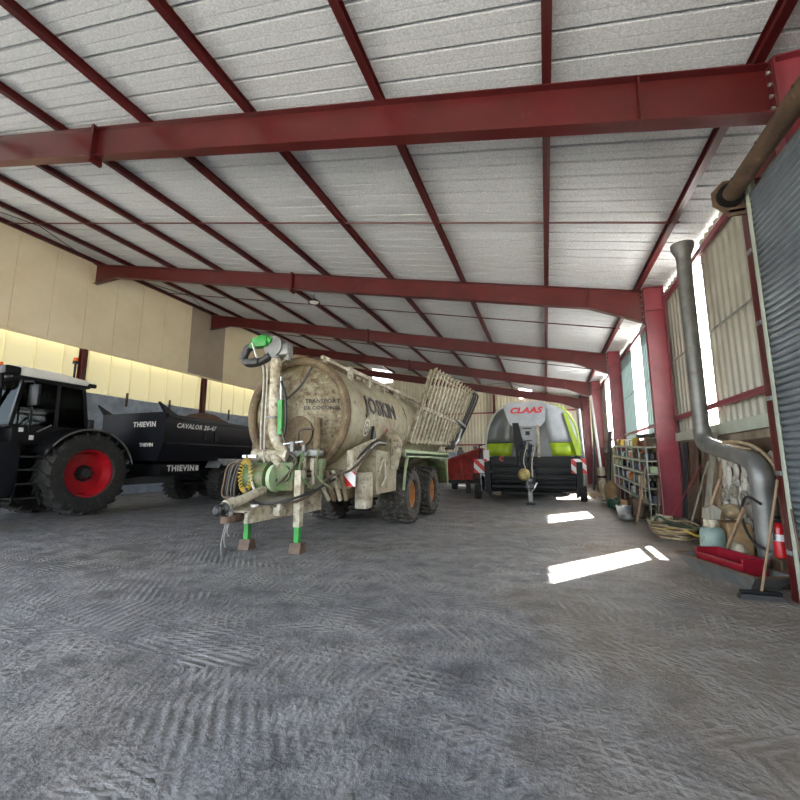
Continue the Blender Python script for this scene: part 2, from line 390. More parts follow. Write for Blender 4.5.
# ------------------------------------------------------------------ the setting
XR, XL, YE = 3.15, -18.4, 32.0          # right wall, left wall, end wall
YF = -1.4                                # open front of the barn
RY = [-1.2, 5.3, 11.95, 18.7, 25.4, 31.7]  # steel frames
def roofz(x): return 6.12 + .2*(2.6-x)   # underside of the roof sheets
def raftz(x): return 5.95 + .2*(2.6-x)   # top of the rafters

b = MB(); b.box(XL-.6, XR+.35, YF-.2, YE+.3, -.3, 0)
struct(b.build('floor', M['floor']))
b = MB(); b.box(-60, 45, -60, YF-.2, -.32, -.02); b.box(XR+.35, 45, YF-.2, 70, -.32, -.02); b.box(-60, XL-.6, YF-.2, 70, -.32, -.02); b.box(XL-.6, XR+.35, YE+.3, 70, -.32, -.02)
struct(b.build('ground', M['yard']))

# roof sheets: ribs run down the slope (along x)
b = MB(); prof = []
y = YF-.5
while y < YE+.3:
    prof += [(y, 0), (y+.16, 0), (y+.163, .018), (y+.175, .018), (y+.178, 0), (y+.325, 0), (y+.328, .075), (y+.382, .075)]; y += .385
g = []
for (yy, dz) in prof: g.append([(x, yy, roofz(x)+dz) for x in (XL-.7, XR+.45)])
b.sheet(g)
struct(b.build('ceiling', M['roof'], solid=.004))

# portal frames: rafters with haunch, splice plates, bolts
def rafter(yc, big):
    b = MB(); dep = .62 if not big else .56; fl = .2
    x0, x1 = XL+.02, 2.62
    def H(x): # depth of the rafter at x
        if x > 1.3 and big: return dep + (x-1.3)/(1.32)*.3
        if x < -17 and big: return dep + (-17-x)/1.4*.35
        return dep
    xs = [x0, -17, -8.2, 1.3, x1]
    # web
    poly = [(x, raftz(x)-.01) for x in xs] + [(x, raftz(x)-H(x)) for x in xs[::-1]]
    b.prism(poly, yc-.006, yc+.006)
    for i in range(len(xs)-1):
        a, c = xs[i], xs[i+1]
        for top in (1, 0):
            za, zc = (raftz(a), raftz(c)) if top else (raftz(a)-H(a), raftz(c)-H(c))
            b.prism([(a, za), (c, zc), (c, zc-.016 if top else zc+.016), (a, za-.016 if top else za+.016)], yc-fl/2, yc+fl/2)
    # splice plates and end plates
    for xc in (-8.2,):
        for d in (-.02, .02):
            b.prism([(xc+d-.014, raftz(xc)+.05), (xc+d+.014, raftz(xc)+.05), (xc+d+.014, raftz(xc)-dep-.12), (xc+d-.014, raftz(xc)-dep-.12)], yc-fl/2-.02, yc+fl/2+.02)
    b.box(x1-.03, x1, yc-.12, yc+.12, raftz(x1)-H(x1)-.06, raftz(x1)+.03)
    b.prism([(1.29, raftz(1.3)-dep), (1.31, raftz(1.3)-dep), (1.31, raftz(1.3)-.02), (1.29, raftz(1.3)-.02)], yc-fl/2, yc+fl/2)
    if yc == RY[1]:
        for v in b.bm.verts: v.co.y += .022*(v.co.x-2.6)
    o = struct(b.build('rafter', M['steel_red']))
    for k in range(5):
        for s in (-1, 1):
            z = raftz(x1) - .1 - k*.15
            if s < 0: bo = MB(); bo.cyl((x1-.055, yc+s*.07, z), (x1-.03, yc+s*.07, z), .02, n=6); bo.build('bolt', M['galv'], o)
    return o
for i, y in enumerate(RY): rafter(y, i > 1)

def column(x0, x1, yc, z0, z1, m, name='column'):
    b = MB(); f = .2
    b.box(x0, x0+.018, yc-f/2, yc+f/2, z0, z1); b.box(x1-.018, x1, yc-f/2, yc+f/2, z0, z1)
    b.box(x0, x1, yc-.008, yc+.008, z0, z1)
    for z in (z0+.01, z1-.62 if z1 > 5 else z1-.03, z1-.012): b.box(x0, x1, yc-f/2, yc+f/2, z, z+.014)
    b.box(x0-.05, x1+.02, yc-.15, yc+.15, z0, z0+.02)
    return struct(b.build(name, m))
for y in RY: column(2.63, 3.08, y, 0, 6.02, M['steel_pink'])
for y in RY: column(XL-.34, XL-.06, y, 0, 6.9 if y > 0 else 9.6, M['steel_red'])

# purlins
PX = [2.5, .25, -2.12, -4.5, -6.88, -9.25, -11.6, -14.0, -16.4, -18.25]
for x in PX:
    b = MB(); z = raftz(x)+.002
    y0, y1 = YF-.3, YE+.1
    b.box(x-.055, x+.055, y0, y1, z, z+.008); b.box(x-.055, x+.055, y0, y1, z+.15, z+.158); b.box(x-.004, x+.004, y0, y1, z, z+.158)
    struct(b.build('purlin', M['steel_red']))
# sag rods and cross bracing under the roof
for y in (1.9, 8.6, 15.3, 22.0, 28.6):
    b = MB(); b.cyl((XL+.1, y, raftz(XL)+.03), (2.6, y, raftz(2.6)+.03), .022, n=8)
    struct(b.build('sag_rod', M['steel_red']))
for (xa, ya, xb, yb) in ((-18.3, 11.9, -16.4, 8.6), (-16.4, 8.6, -18.3, 5.3), (-18.3, 18.6, -16.4, 15.3), (-16.4, 15.3, -18.3, 12.1),
                         (-9.3, 25.5, -4.6, 31.6), (-4.6, 25.5, -9.3, 31.6), (-4.5, 25.5, .3, 31.6), (.3, 25.5, -4.5, 31.6)):
    b = MB(); b.cyl((xa, ya, raftz(xa)-.05), (xb, yb, raftz(xb)-.05), .014, n=6)
    struct(b.build('brace_rod', M['black']))

# left wall: precast concrete below, translucent band, cream cladding above
b = MB(); b.box(XL-.5, XL-.36, 5.2, YE, 0, 4.5)
yy = 5.2
struct(b.build('wall_left', M['conc']))
b = MB(); y = 5.3; g = []
while y < YE:
    g.append([(XL-.42, y, 4.4), (XL-.42, y, 6.6)]); g.append([(XL-.42, y+.92, 4.4), (XL-.42, y+.92, 6.6)]); g.append([(XL-.37, y+.94, 4.4), (XL-.37, y+.94, 6.6)]); g.append([(XL-.37, y+.99, 4.4), (XL-.37, y+.99, 6.6)]); y += 1.01
b.sheet(g); struct(b.build('wall_left_light_band', M['skylight_cream']))
def clad_panels(y0, y1, m, name):
    b = MB(); y = y0
    while y < y1-.05:
        e = min(y+1.3, y1)
        b.prism([(y+.008, 6.38), (e-.008, 6.38), (e-.008, raftz(XL)+.1), (y+.008, raftz(XL)+.1)], XL-.04, XL, axis='x'); y += 1.3
    b.box(XL-.05, XL-.03, y0, y1, 6.38, raftz(XL)+.1)
    return struct(b.build(name, m))
clad_panels(5.2, 17.3, M['cream'], 'wall_left_upper')
clad_panels(17.3, 19.9, M['taupe'], 'wall_left_upper')
clad_panels(19.9, 32.0, M['cream'], 'wall_left_upper')
b = MB(); b.box(XL-.12, XL-.02, 5.2, YE, 6.3, 6.38)
struct(b.build('trim_1', M['cream']))
b = MB()
for y in (8.2, 10.6, 14.2, 16.6, 21.0, 24.0): b.box(XL-.36, XL-.3, y-.04, y+.04, 4.1, 4.75)
struct(b.build('trim_2', M['rust']))

# corrugated cladding along y (right wall) and along x (end wall)
def corr_y(x, y0, y1, z0, z1, m, name, pitch=.25, d=.04):
    g = []; y = y0
    while y < y1-.001:
        for (dy, dx) in ((0, 0), (.11, 0), (.14, d), (.22, d)):
            if y+dy <= y1: g.append([(x+dx, y+dy, z0), (x+dx, y+dy, z1)])
        y += pitch
    g.append([(x, y1, z0), (x, y1, z1)])
    b = MB(); b.sheet(g); return struct(b.build(name, m, solid=.004))
RZ = 5.95
corr_y(XR+.02, YF, 9.5, 2.1, RZ, M['clad'], 'wall_right')
corr_y(XR+.02, 10.7, 13.9, 2.1, RZ, M['clad'], 'wall_right')
corr_y(XR+.02, 20.0, 21.4, 2.1, RZ, M['clad'], 'wall_right')
corr_y(XR+.02, 24.1, 26.6, 2.1, RZ, M['clad'], 'wall_right')
corr_y(XR+.02, 29.8, YE, 2.1, RZ, M['clad'], 'wall_right')
corr_y(XR+.02, 26.6, 29.8, 2.1, RZ, M['skylight_clear'], 'added_light_strip')  # clear strip added to brighten the far bays
corr_y(XR+.02, 13.9, 15.3, 2.1, RZ, M['skylight_blue'], 'window_1')
corr_y(XR+.02, 16.9, 20.0, 2.1, RZ, M['skylight_blue'], 'window_2')
corr_y(XR+.02, 9.5, 10.7, 2.1, RZ, M['skylight_clear'], 'window_3')
corr_y(XR+.02, 15.3, 16.9, 2.1, RZ, M['skylight_clear'], 'window_4')
corr_y(XR+.02, 21.4, 24.1, 2.1, RZ, M['skylight_clear'], 'window_5')
b = MB(); b.box(XR-.02, XR+.2, YF, YE, 0, 2.12)
struct(b.build('wall_right_base', M['plaster']))
b = MB(); b.box(XR-.1, XR+.01, YF, YE, 2.0, 2.2); struct(b.build('trim_3', M['sill']))
for z in (2.55, 5.62):
    b = MB()
    for i in range(len(RY)-1):
        b.box(XR-.1, XR+.0, RY[i]+.02, RY[i+1]-.02, z, z+.012); b.box(XR-.1, XR-.09, RY[i]+.02, RY[i+1]-.02, z-.05, z+.06); 
    struct(b.build('trim_4' if z < 3 else 'trim_5', M['steel_pink']))
b = MB()
for i in range(len(RY)-1): b.box(XR-.02, XR-.0, RY[i]+.02, RY[i+1]-.02, 4.0, 4.02)
struct(b.build('trim_6', M['galv']))

# end wall
def corr_x(y, x0, x1, z0, m, name, ztop=None, pitch=.25, d=.04):
    g = []; x = x0
    def zt(x): return ztop if ztop else roofz(x)+.02
    while x < x1-.001:
        for (dx, dy) in ((0, 0), (.11, 0), (.14, d), (.22, d)):
            if x+dx <= x1: g.append([(x+dx, y+dy, z0), (x+dx, y+dy, zt(x+dx))])
        x += pitch
    g.append([(x1, y, z0), (x1, y, zt(x1))])
    b = MB(); b.sheet(g); return struct(b.build(name, m, solid=.004))
corr_x(YE, XL-.5, -13.6, 2.2, M['cladback'], 'wall_back')
corr_x(YE, -13.6, -11.8, 2.2, M['cladback'], 'wall_back', ztop=8.1)
corr_x(YE, -11.8, -1.65, 2.2, M['cladback'], 'wall_back')
corr_x(YE, -1.65, -.75, 2.2, M['cladback'], 'wall_back', ztop=6.2)
corr_x(YE, -.75, XR+.1, 2.2, M['cladback'], 'wall_back')
b = MB(); b.box(-1.65, -.75, YE+.02, YE+.04, 6.2, 6.75); struct(b.build('window_6', M['skylight_clear']))
b = MB(); b.box(-13.6, -11.8, YE+.02, YE+.04, 8.1, 8.95); struct(b.build('window_7', M['skylight_clear']))
b = MB(); b.box(XL-.5, XR+.1, YE-.02, YE+.2, 0, 2.25); struct(b.build('wall_back_base', M['conc']))
for z in (2.75, 5.15):
    b = MB(); b.box(XL, XR-.1, YE-.14, YE-.02, z, z+.1); struct(b.build('trim_7' if z < 3 else 'trim_8', M['steel_pink']))
for x in (-3.5, -8.8, -14.0):
    b = MB(); b.box(x-.09, x+.09, YE-.34, YE-.32, 0, raftz(x)-.6); b.box(x-.09, x+.09, YE-.16, YE-.14, 0, raftz(x)-.6); b.box(x-.01, x+.01, YE-.32, YE-.14, 0, raftz(x)-.6)
    struct(b.build('column', M['steel_red']))

b = MB(); b.prism([(XL-.5, 5.3), (XR+.1, 5.3), (XR+.1, roofz(XR)), (XL-.5, roofz(XL-.5))], YF-.1, YF-.05); struct(b.build('added_front_gable', M['clad']))  # unseen gable, added to darken the ceiling near the front
# eave gutter strip of the roof edge and the light gap under the ribs comes from the profile itself

# roller shutter door on the right
b = MB(); z = .02; g = []
while z < 4.72:
    for (dz, dx) in ((0, .012), (.008, .0), (.025, -.012), (.05, -.012), (.065, .0)): g.append((z+dz, dx*1.4))
    z += .075
X0 = 2.5
rows = [[(X0+dx, yy, zz) for yy in (1.2, 5.76)] for zz, dx in g]
b.sheet(rows)
d = struct(b.build('door_1', M['slat'], solid=.004))
b = MB(); b.box(X0-.035, X0-.03, 5.71, 5.8, 0, 4.9); b.box(X0+.03, X0+.035, 5.7, 5.8, 0, 4.9); b.box(X0-.035, X0+.035, 5.79, 5.8, 0, 4.9)
b.build('guide_rail', M['sill'], d)
b = MB()
for z in (.5, 1.35, 2.2, 3.1, 4.0): b.box(X0-.05, X0+.12, 5.8, 5.9, z, z+.05)
b.build('guide_bracket', M['galv'], d)
b = MB(); b.box(X0-.02, XR-.02, 5.9, 5.915, 0, 5.0); b.box(X0-.02, X0, 5.84, 5.98, 0, 5.0)
struct(b.build('trim_9', M['steel_red']))
# shutter drum
t = thing('shutter_drum', 'brown steel roller tube with octagonal end plate above the roller shutter', 'shutter drum', (2.33, 5.0, 4.78))
b = MB(); b.cyl((2.33, 1.2, 4.78), (2.33, 5.82, 4.78), .1, n=28); b.build('tube', M['rust'], t, smooth=40, world=True)
for y in (5.5, 4.9, 4.2):
    b = MB(); b.cyl((2.235, y, 4.80), (2.225, y, 4.80), .018, n=8); b.build('screw', M['hose'], t, world=True)
b = MB(); R = .235; b.prism([(2.36+R*math.cos(PI/8+k*PI/4), 4.78+R*math.sin(PI/8+k*PI/4)) for k in range(8)], 5.84, 5.86)
b.box(2.3, 2.66, 5.84, 5.87, 4.52, 4.6)
b.build('end_plate', M['rust'], t, world=True)
b = MB(); b.cyl((2.33, 5.78, 4.78), (2.33, 5.845, 4.78), .15, n=24); b.build('bearing', M['black'], t, smooth=40, world=True)
b = MB(); R=.235; b.prism([(2.36+R*math.cos(PI/8+k*PI/4), 4.78+R*math.sin(PI/8+k*PI/4)) for k in range(8)], 1.14, 1.16); b.box(2.3, 2.66, 1.14, 1.17, 4.52, 4.6)
b.build('end_plate', M['rust'], t, world=True)
b = MB(); b.box(2.5, 2.64, 1.1, 1.16, 0, 5.0); struct(b.build('trim_10', M['steel_red']))

# pendant lamp
t = thing('pendant_lamp', 'small round white pendant lamp hanging under the second red rafter from the front', 'lamp', (-8.25, 13.5, 7.7))
b = MB(); b.lathe([(.02, .1), (.08, .09), (.2, .0), (.24, -.05), (.22, -.05), (.18, 0), (.02, .06)], c=(-8.25, 13.5, 7.7), n=28); b.build('lamp_shade', M['darkgrey'], t, smooth=40, world=True)
b = MB(); b.lathe([(.001, -.07), (.16, -.06), (.19, -.02), (.001, -.01)], c=(-8.25, 13.5, 7.7), n=24); b.build('diffuser', M['white'], t, smooth=40, world=True)
b = MB(); b.cyl((-8.25, 13.5, 7.78), (-8.25, 13.5, roofz(-8.25)), .008, n=6); b.build('cable', M['hose'], t, world=True)
# ------------------------------------------------------------------ the slurry tanker (axis along y, nose towards the camera)
TX = -4.55; TZ = 2.42; TR = 1.1
T = thing('slurry_tanker', 'big mud-covered slurry tanker with green pump, tall suction arm and folded slatted spreader boom', 'slurry tanker', (TX, 10.0, 0))
def tk(b, name, m, par=None, smooth=35, solid=0): return b.build(name, m, par or T, smooth=smooth, world=True, solid=solid)
# tank shell and dished ends
b = MB()
prof = [(TR, 7.08)] + [(TR, y) for y in (8, 9, 10, 11, 12, 13, 14.4)] + [(.95, 14.6), (.5, 14.75), (.001, 14.8)]
b.lathe(prof, c=(TX, 0, TZ), axis='y', n=64)
tank = tk(b, 'tank', M['mud'])
b = MB(); b.lathe([(.001, 6.78), (.2, 6.784), (.4, 6.8), (.6, 6.845), (.75, 6.9), (.98, 7.02), (TR, 7.12)], c=(TX, 0, TZ), axis='y', n=64); tk(b, 'front_dish', M['nose'])
b = MB(); b.lathe([(TR-.03+.085*math.cos(2*PI*k/10), 6.98+.085*math.sin(2*PI*k/10)) for k in range(10)], c=(TX, 0, TZ), axis='y', n=64, closed=True)
tk(b, 'end_ring', M['muddark'])
for y in (10.5, 12.4):
    b = MB(); b.lathe([(TR-.01, y-.04), (TR+.022, y-.04), (TR+.022, y+.04), (TR-.01, y+.04)], c=(TX, 0, TZ), axis='y', n=64, closed=True); tk(b, 'hoop', M['mud'])
# brown crust streaks on the nose: curved filler pipe and manhole
b = MB(); b.lathe([(.001, -.02), (.3, -.02), (.3, .05), (.26, .07), (.001, .075)][::-1], c=(TX+.15, 6.8, TZ-.35), axis='y', n=32)
b.xf(Matrix.Identity(4)); tk(b, 'manhole_cover', M['muddark'])
# lettering
def prof_y(r):
    P = [(0, 0), (.4, .02), (.75, .12), (.98, .24), (1.1, .34)]
    for (a, ya), (c, yc) in zip(P, P[1:]):
        if r <= c: return ya+(yc-ya)*(r-a)/(c-a)
    return .34
def nose(dx, dz, k):
    return V((TX+dx, 6.78 + prof_y(math.hypot(dx, dz)) - .012 - k, TZ+dz))
cx, cz = .6, .22
def fn(x, y, z): return nose(cx+x, cz+y, z) - V((TX, 10, 0))
text('lettering', 'TRANSPORT', fn, M['letterblack'], T, size=.105, ext=.003, bold=.002, spacing=1.1)
cz = .09
text('lettering', 'DE COCONEL', fn, M['letterblack'], T, size=.1, ext=.003, bold=.002, spacing=1.1)
def wrap(yc, zc, s=1):
    a0 = math.asin((zc-TZ)/TR)
    def f(x, y, z):
        a = a0 + y/TR; r = TR+.014+z
        return V((TX+r*math.cos(a), yc+x, TZ+r*math.sin(a))) - V((TX, 10, 0))
    return f
text('lettering', 'JOSKIN', wrap(8.72, 2.68), M['letterblack'], T, size=.5, ext=.004, bold=.014, sx=1.05, spacing=1.1)
b = MB(); f = wrap(7.85, 2.2)
for r0, r1 in ((.15, .18), (.05, .08)):
    n = 28; g = [[f(r*.8*math.cos(2*PI*k/n), r*math.sin(2*PI*k/n), .004) + V((TX, 10, 0)) for k in range(n+1)] for r in (r0, r1)]
    b.sheet(g)
tk(b, 'round_emblem', M['letterwhite'], tank)
text('speed_sticker', '0', wrap(9.0, 2.22), M['clred'], T, size=.2, ext=.003, bold=.01)
# roof walkway and top boxes
b = MB()
for s in (0, 1):
    x = TX+.15+s*.62; z = TZ+math.sqrt(TR*TR-(x-TX)**2)
    b.bar((x, 7.6, z+.2), (x, 13.4, z+.2), .08, .08)
for k in range(7):
    y = 7.7+k*.93
    for s in (0, 1):
        x = TX+.15+s*.62; z = TZ+math.sqrt(TR*TR-(x-TX)**2); b.bar((x, y, z-.03), (x, y, z+.24), .09)
    b.bar((TX+.15, y, TZ+1.28), (TX+.77, y, TZ+.98), .12, .05)
tk(b, 'top_rail', M['dirtywhite'])
b = MB(); b.box(TX-.3, TX+.35, 8.0, 8.9, TZ+1.02, TZ+1.28, .03); tk(b, 'top_hatch', M['muddark'])
b = MB(); b.cyl((TX-.1, 12.2, TZ+1.0), (TX-.1, 12.2, TZ+1.35), .22, n=20); b.cyl((TX-.1, 12.2, TZ+1.35), (TX-.1, 12.2, TZ+1.4), .26, n=20); tk(b, 'breather', M['muddark'])
# brown vertical standpipe at the far shoulder of the nose, long feeder pipe
b = MB(); b.cyl((TX-1.13, 7.3, 1.55), (TX-1.13, 7.3, 2.85), .13, n=20); b.cyl((TX-1.13, 7.3, 2.83), (TX-1.13, 7.3, 2.9), .17, n=20); tk(b, 'stand_pipe', M['rust'])
b = MB(); b.tube([(TX-.1, 6.55, 1.35), (TX+.25, 6.6, 1.33), (TX+.55, 6.68, 1.5), (TX+.62, 6.7, 1.9), (TX+.6, 6.72, 2.3)], .07, n=14, smooth=5); tk(b, 'side_filler_pipe', M['muddark'])
# suction arm: column, hoses, elbow
AX, AY = -4.78, 6.55
b = MB(); b.tube([(AX+.3, AY+.15, 1.72), (AX+.2, AY+.08, 1.74), (AX+.1, AY+.02, 1.84), (AX+.02, AY, 2.05), (AX, AY, 2.3), (AX-.01, AY, 3.2), (AX-.02, AY, 3.58)], .105, n=20, smooth=5); arm = tk(b, 'suction_arm', M['dirtywhite'])
for z in (2.3, 3.45):
    b = MB(); b.cyl((AX-.01, AY, z), (AX-.01, AY, z+.04), .135, n=20); tk(b, 'arm_flange', M['galv_dull'], arm)
b = MB(); b.cyl((AX-.02, AY-.13, 3.68), (AX-.02, AY+.13, 3.68), .2, n=28); b.box(AX+.05, AY and AX+.3, AY-.1, AY+.1, 3.5, 3.72, .02); b.cyl((AX+.26, AY, 3.4), (AX+.26, AY, 3.7), .06, n=12); tk(b, 'arm_head', M['galv_dull'])
b = MB(); b.tube([(AX-.05, AY-.1, 3.78), (AX-.28, AY-.12, 3.86), (AX-.5, AY-.12, 3.7)], .07, n=12); b.box(AX-.45, AY and AX-.12, AY-.2, AY-.02, 3.68, 3.86, .02); tk(b, 'green_elbow', M['green'])
b = MB(); b.tube([(AX-.08, AY-.1, 3.5), (AX-.3, AY-.1, 3.4), (AX-.55, AY-.1, 3.38), (AX-.68, AY-.1, 3.5), (AX-.6, AY-.1, 3.68), (AX-.48, AY-.1, 3.72)], .075, n=12, smooth=5); b.box(AX-.62, AY and AX-.3, AY-.2, AY, 3.34, 3.46, .02); tk(b, 'suction_mouth', M['hose'])
b = MB(); b.bar((AX-.42, AY-.2, 3.75), (AX-.3, AY-.2, 3.46), .05, .02); tk(b, 'white_link', M['white'])
for dx, mm in ((-.24, 'hosewhite'), (-.2, 'hosebrown'), (-.16, 'hosewhite')):
    b = MB(); b.tube([(AX+dx-.1, AY-.08, 3.42), (AX+dx, AY-.06, 3.2), (AX+dx, AY-.06, 2.2), (AX+dx+.02, AY-.06, 1.7)], .016, n=8, smooth=5); tk(b, 'arm_hose', M[mm])
b = MB(); b.bar((AX+.17, AY-.02, 2.0), (AX+.15, AY-.02, 2.65), .09, .08); tk(b, 'arm_cylinder', M['green'])
b = MB(); b.bar((AX+.15, AY-.02, 2.62), (AX+.13, AY-.02, 3.1), .03); tk(b, 'cylinder_rod', M['galv'])
# pump, gearbox
b = MB(); b.cyl((TX-.48, 6.3, 1.22), (TX-.05, 6.3, 1.22), .27, n=28); b.box(TX-.45, TX-.1, 6.15, 6.75, .95, 1.2, .03); pump = tk(b, 'pump', M['greendull'])
b = MB(); b.lathe([(.001, 0), (.2, .0), (.24, .03), (.24, .1), (.15, .12), (.001, .12)], c=(TX-.03, 6.3, 1.22), axis='x', n=28); tk(b, 'pump_cover', M['palegreen'], pump)
b = MB(); b.box(TX+.08, TX+.42, 6.25, 6.75, 1.0, 1.5, .04); b.cyl((TX+.25, 6.2, 1.3), (TX+.25, 6.75, 1.3), .14, n=18); tk(b, 'gearbox', M['greendull'])
b = MB(); b.cyl((TX-.6, 6.5, 1.63), (TX+.1, 6.55, 1.58), .12, n=16); b.cyl((TX+.1, 6.55, 1.58), (TX+.16, 6.55, 1.58), .17, n=16); b.cyl((TX-.15, 6.5, 1.6), (TX+.15, 6.3, 1.4), .09, n=14); tk(b, 'suction_pipe', M['dirtywhite'])
b = MB(); b.box(TX+.05, TX+.75, 6.5, 6.75, 1.6, 1.72, .02); b.cyl((TX+.3, 6.4, 1.68), (TX+.3, 6.4, 1.86), .05, n=10); b.cyl((TX+.5, 6.45, 1.68), (TX+.5, 6.45, 1.8), .04, n=10); tk(b, 'valve_block', M['galv_dull'])
b = MB(); b.bar((TX+.1, 6.4, 1.82), (TX+.5, 6.4, 1.86), .02); tk(b, 'valve_lever', M['galv'])
# drawbar
b = MB()
for s in (-1, 1):
    b.hexa([V(p) for p in ((TX+s*.14-.03, 5.45, .56), (TX+s*.14+.03, 5.45, .56), (TX+s*.42+.03, 7.2, .6), (TX+s*.42-.03, 7.2, .6), (TX+s*.14-.03, 5.45, .74), (TX+s*.14+.03, 5.45, .74), (TX+s*.42+.03, 7.2, .98), (TX+s*.42-.03, 7.2, .98))])
b.hexa([V(p) for p in ((TX-.17, 5.45, .72), (TX+.17, 5.45, .72), (TX+.45, 7.2, .96), (TX-.45, 7.2, .96), (TX-.17, 5.45, .75), (TX+.17, 5.45, .75), (TX+.45, 7.2, .99), (TX-.45, 7.2, .99))])
draw = tk(b, 'drawbar', M['dirtywhite'])
b = MB(); b.cyl((TX, 5.3, .65), (TX, 5.5, .65), .07, n=16); b.lathe([(.06, -.05), (.11, -.05), (.11, .05), (.06, .05)], c=(TX, 5.22, .65), axis='z', n=24, closed=True); tk(b, 'hitch_eye', M['rust'], draw)
b = MB(); b.cyl((TX-.1, 5.35, .84), (TX-.05, 6.1, 1.02), .075, n=14); b.cyl((TX-.11, 5.28, .825), (TX-.1, 5.45, .86), .1, n=14); tk(b, 'drive_shaft', M['dirtywhite'])
b = MB(); b.cyl((TX-.12, 5.1, .79), (TX-.11, 5.28, .825), .06, n=14); b.lathe([(.06,0),(.1,.03),(.06,.07)], c=(TX-.11, 5.2, .8), axis='y', n=14); b.lathe([(.05,0),(.085,.03),(.05,.06)], c=(TX-.12, 5.08, .78), axis='y', n=14); tk(b, 'shaft_joint', M['hose'])
for k in range(3):
    b = MB(); x = TX-.1+.05*k; b.tube([(x, 5.3, .86), (x+.04, 5.26, .66+.04*k), (x+.0, 5.22, .3+.1*k), (x+.01, 5.24, .08+.16*k)], .012, n=6); tk(b, 'hanging_chain', M['galv_dull'])
b = MB(); b.box(TX+.26, TX+.4, 5.95, 6.15, .62, .82, .02); tk(b, 'drawbar_fitting', M['dirtywhite'], draw)
b = MB(); b.cyl((TX+.05, 5.75, .62), (TX+.05, 5.75, .82), .06, n=14); tk(b, 'oil_cup', M['white'], draw)
# chassis beams under the tank
b = MB()
for s in (-1, 1): b.box(TX+s*.42-.06, TX+s*.42+.06, 7.1, 14.3, .98, 1.28)
for y in (7.3, 8.6, 11.2, 13.4): b.box(TX-1.0, TX+1.0, y-.07, y+.07, 1.0, 1.2)
for y in (7.5, 9.0, 13.8):
    b.prism([(TX-.8, 1.25), (TX+.8, 1.25), (TX+.95, 1.75), (TX-.95, 1.75)], y-.05, y+.05)
b.box(TX-.35, TX+.35, 9.6, 13.0, .72, 1.0)
for y in (10.25, 12.2): b.cyl((TX-1.15, y, .68), (TX+1.15, y, .68), .09, n=14)
tk(b, 'chassis', M['mud'])
b = MB()
b.box(TX-.95, TX-.5, 7.35, 8.05, .75, 1.3, .04); tk(b, 'tool_box', M['muddark'])
b = MB(); b.box(TX+.45, TX+.95, 7.35, 8.05, .8, 1.3, .04); tk(b, 'tool_box', M['muddark'])
# jack legs
def jack(x, gl, name='jack_leg'):
    b = MB(); b.box(x-.06, x+.06, 6.2, 6.32, .42, 1.36 if x > TX else .95); L1 = tk(b, name, M['dirtywhite'] if x > TX else M['greendull'])
    b = MB(); b.box(x-.045, x+.045, 6.215, 6.305, .14, .5); tk(b, 'leg_slide', gl, L1)
    b = MB(); b.prism([(6.16, 0), (6.38, 0), (6.36, .04), (6.33, .17), (6.2, .17), (6.17, .04)], x-.11, x+.11, axis='x'); tk(b, 'foot', M['rust'], L1)
jack(TX+.55, M['green']); jack(TX-.47, M['green'])
# hose loom at the drawbar
b = MB(); b.bar((TX-.5, 6.2, .95), (TX-.5, 6.2, 1.62), .05); b.bar((TX-.6, 6.2, 1.6), (TX-.3, 6.2, 1.6), .05); tk(b, 'hose_stand', M['galv'])
for k in range(8):
    b = MB(); u = random.uniform(-.06, .06); x = TX-.5-.035*k; 
    b.tube([(TX-.42+u*.5, 6.15, 1.56), (x-.05, 6.1+u, 1.45), (x-.1, 6.05+u, 1.15), (x-.02, 5.95+u, .92), (TX-.3, 5.7, .84+.01*k), (TX-.15+.02*k, 5.4, .82)], .018, n=7, smooth=5)
    tk(b, 'hydraulic_hose', M[('hosebrown', 'hose', 'rust', 'hosebrown')[k % 4]])
b = MB(); pts = []
for i in range(150):
    a = 2*PI*i/150; cx0 = TX-.36+.11*math.cos(a); cz0 = 1.27+.26*math.sin(a); ph = i*2*PI/6
    pts.append((cx0+.035*math.cos(a)*math.cos(ph), 6.0+.035*math.sin(ph), cz0+.035*math.sin(a)*math.cos(ph)))
b.tube(pts, .011, n=5, smooth=2); tk(b, 'coiled_cable', M['yellow'])
for k, (p, mm) in enumerate((([(TX-.35, 6.05, 1.5), (TX-.2, 6.0, 1.1), (TX-.02, 5.95, .92)], 'hosewhite'),
                   ([(TX-.38, 6.0, .98), (TX-.1, 5.9, .8), (TX+.3, 5.95, .78), (TX+.7, 6.3, .92), (TX+.95, 6.6, 1.25), (TX+1.15, 7.0, 1.35), (TX+1.3, 7.6, 1.75)], 'hosebrown'),
                   ([(TX-.3, 5.95, 1.05), (TX-.02, 5.85, .84), (TX+.35, 5.9, .84), (TX+.75, 6.25, .98), (TX+1.0, 6.7, 1.2)], 'hose'),
                   ([(AX+.2, AY-.05, 2.1), (AX+.4, AY-.1, 1.7), (TX+.45, 6.3, 1.5), (TX+.2, 6.1, 1.1)], 'hosebrown'),
                   ([(AX+.2, AY-.02, 2.6), (AX+.55, 6.55, 2.9), (AX+.75, 6.6, 3.25)], 'hose'),
                   ([(AX+.15, AY-.04, 3.0), (AX+.3, AY-.1, 2.7), (AX+.33, AY-.1, 2.2), (AX+.25, AY-.05, 1.9)], 'hose'),
                   ([(TX+.3, 6.6, 1.75), (TX+.35, 6.5, 2.05), (TX+.6, 6.6, 2.1)], 'hosebrown'))):
    b = MB(); b.tube(p, .022, n=7, smooth=6); tk(b, 'hydraulic_hose', M[mm])
rh = random.Random(21)
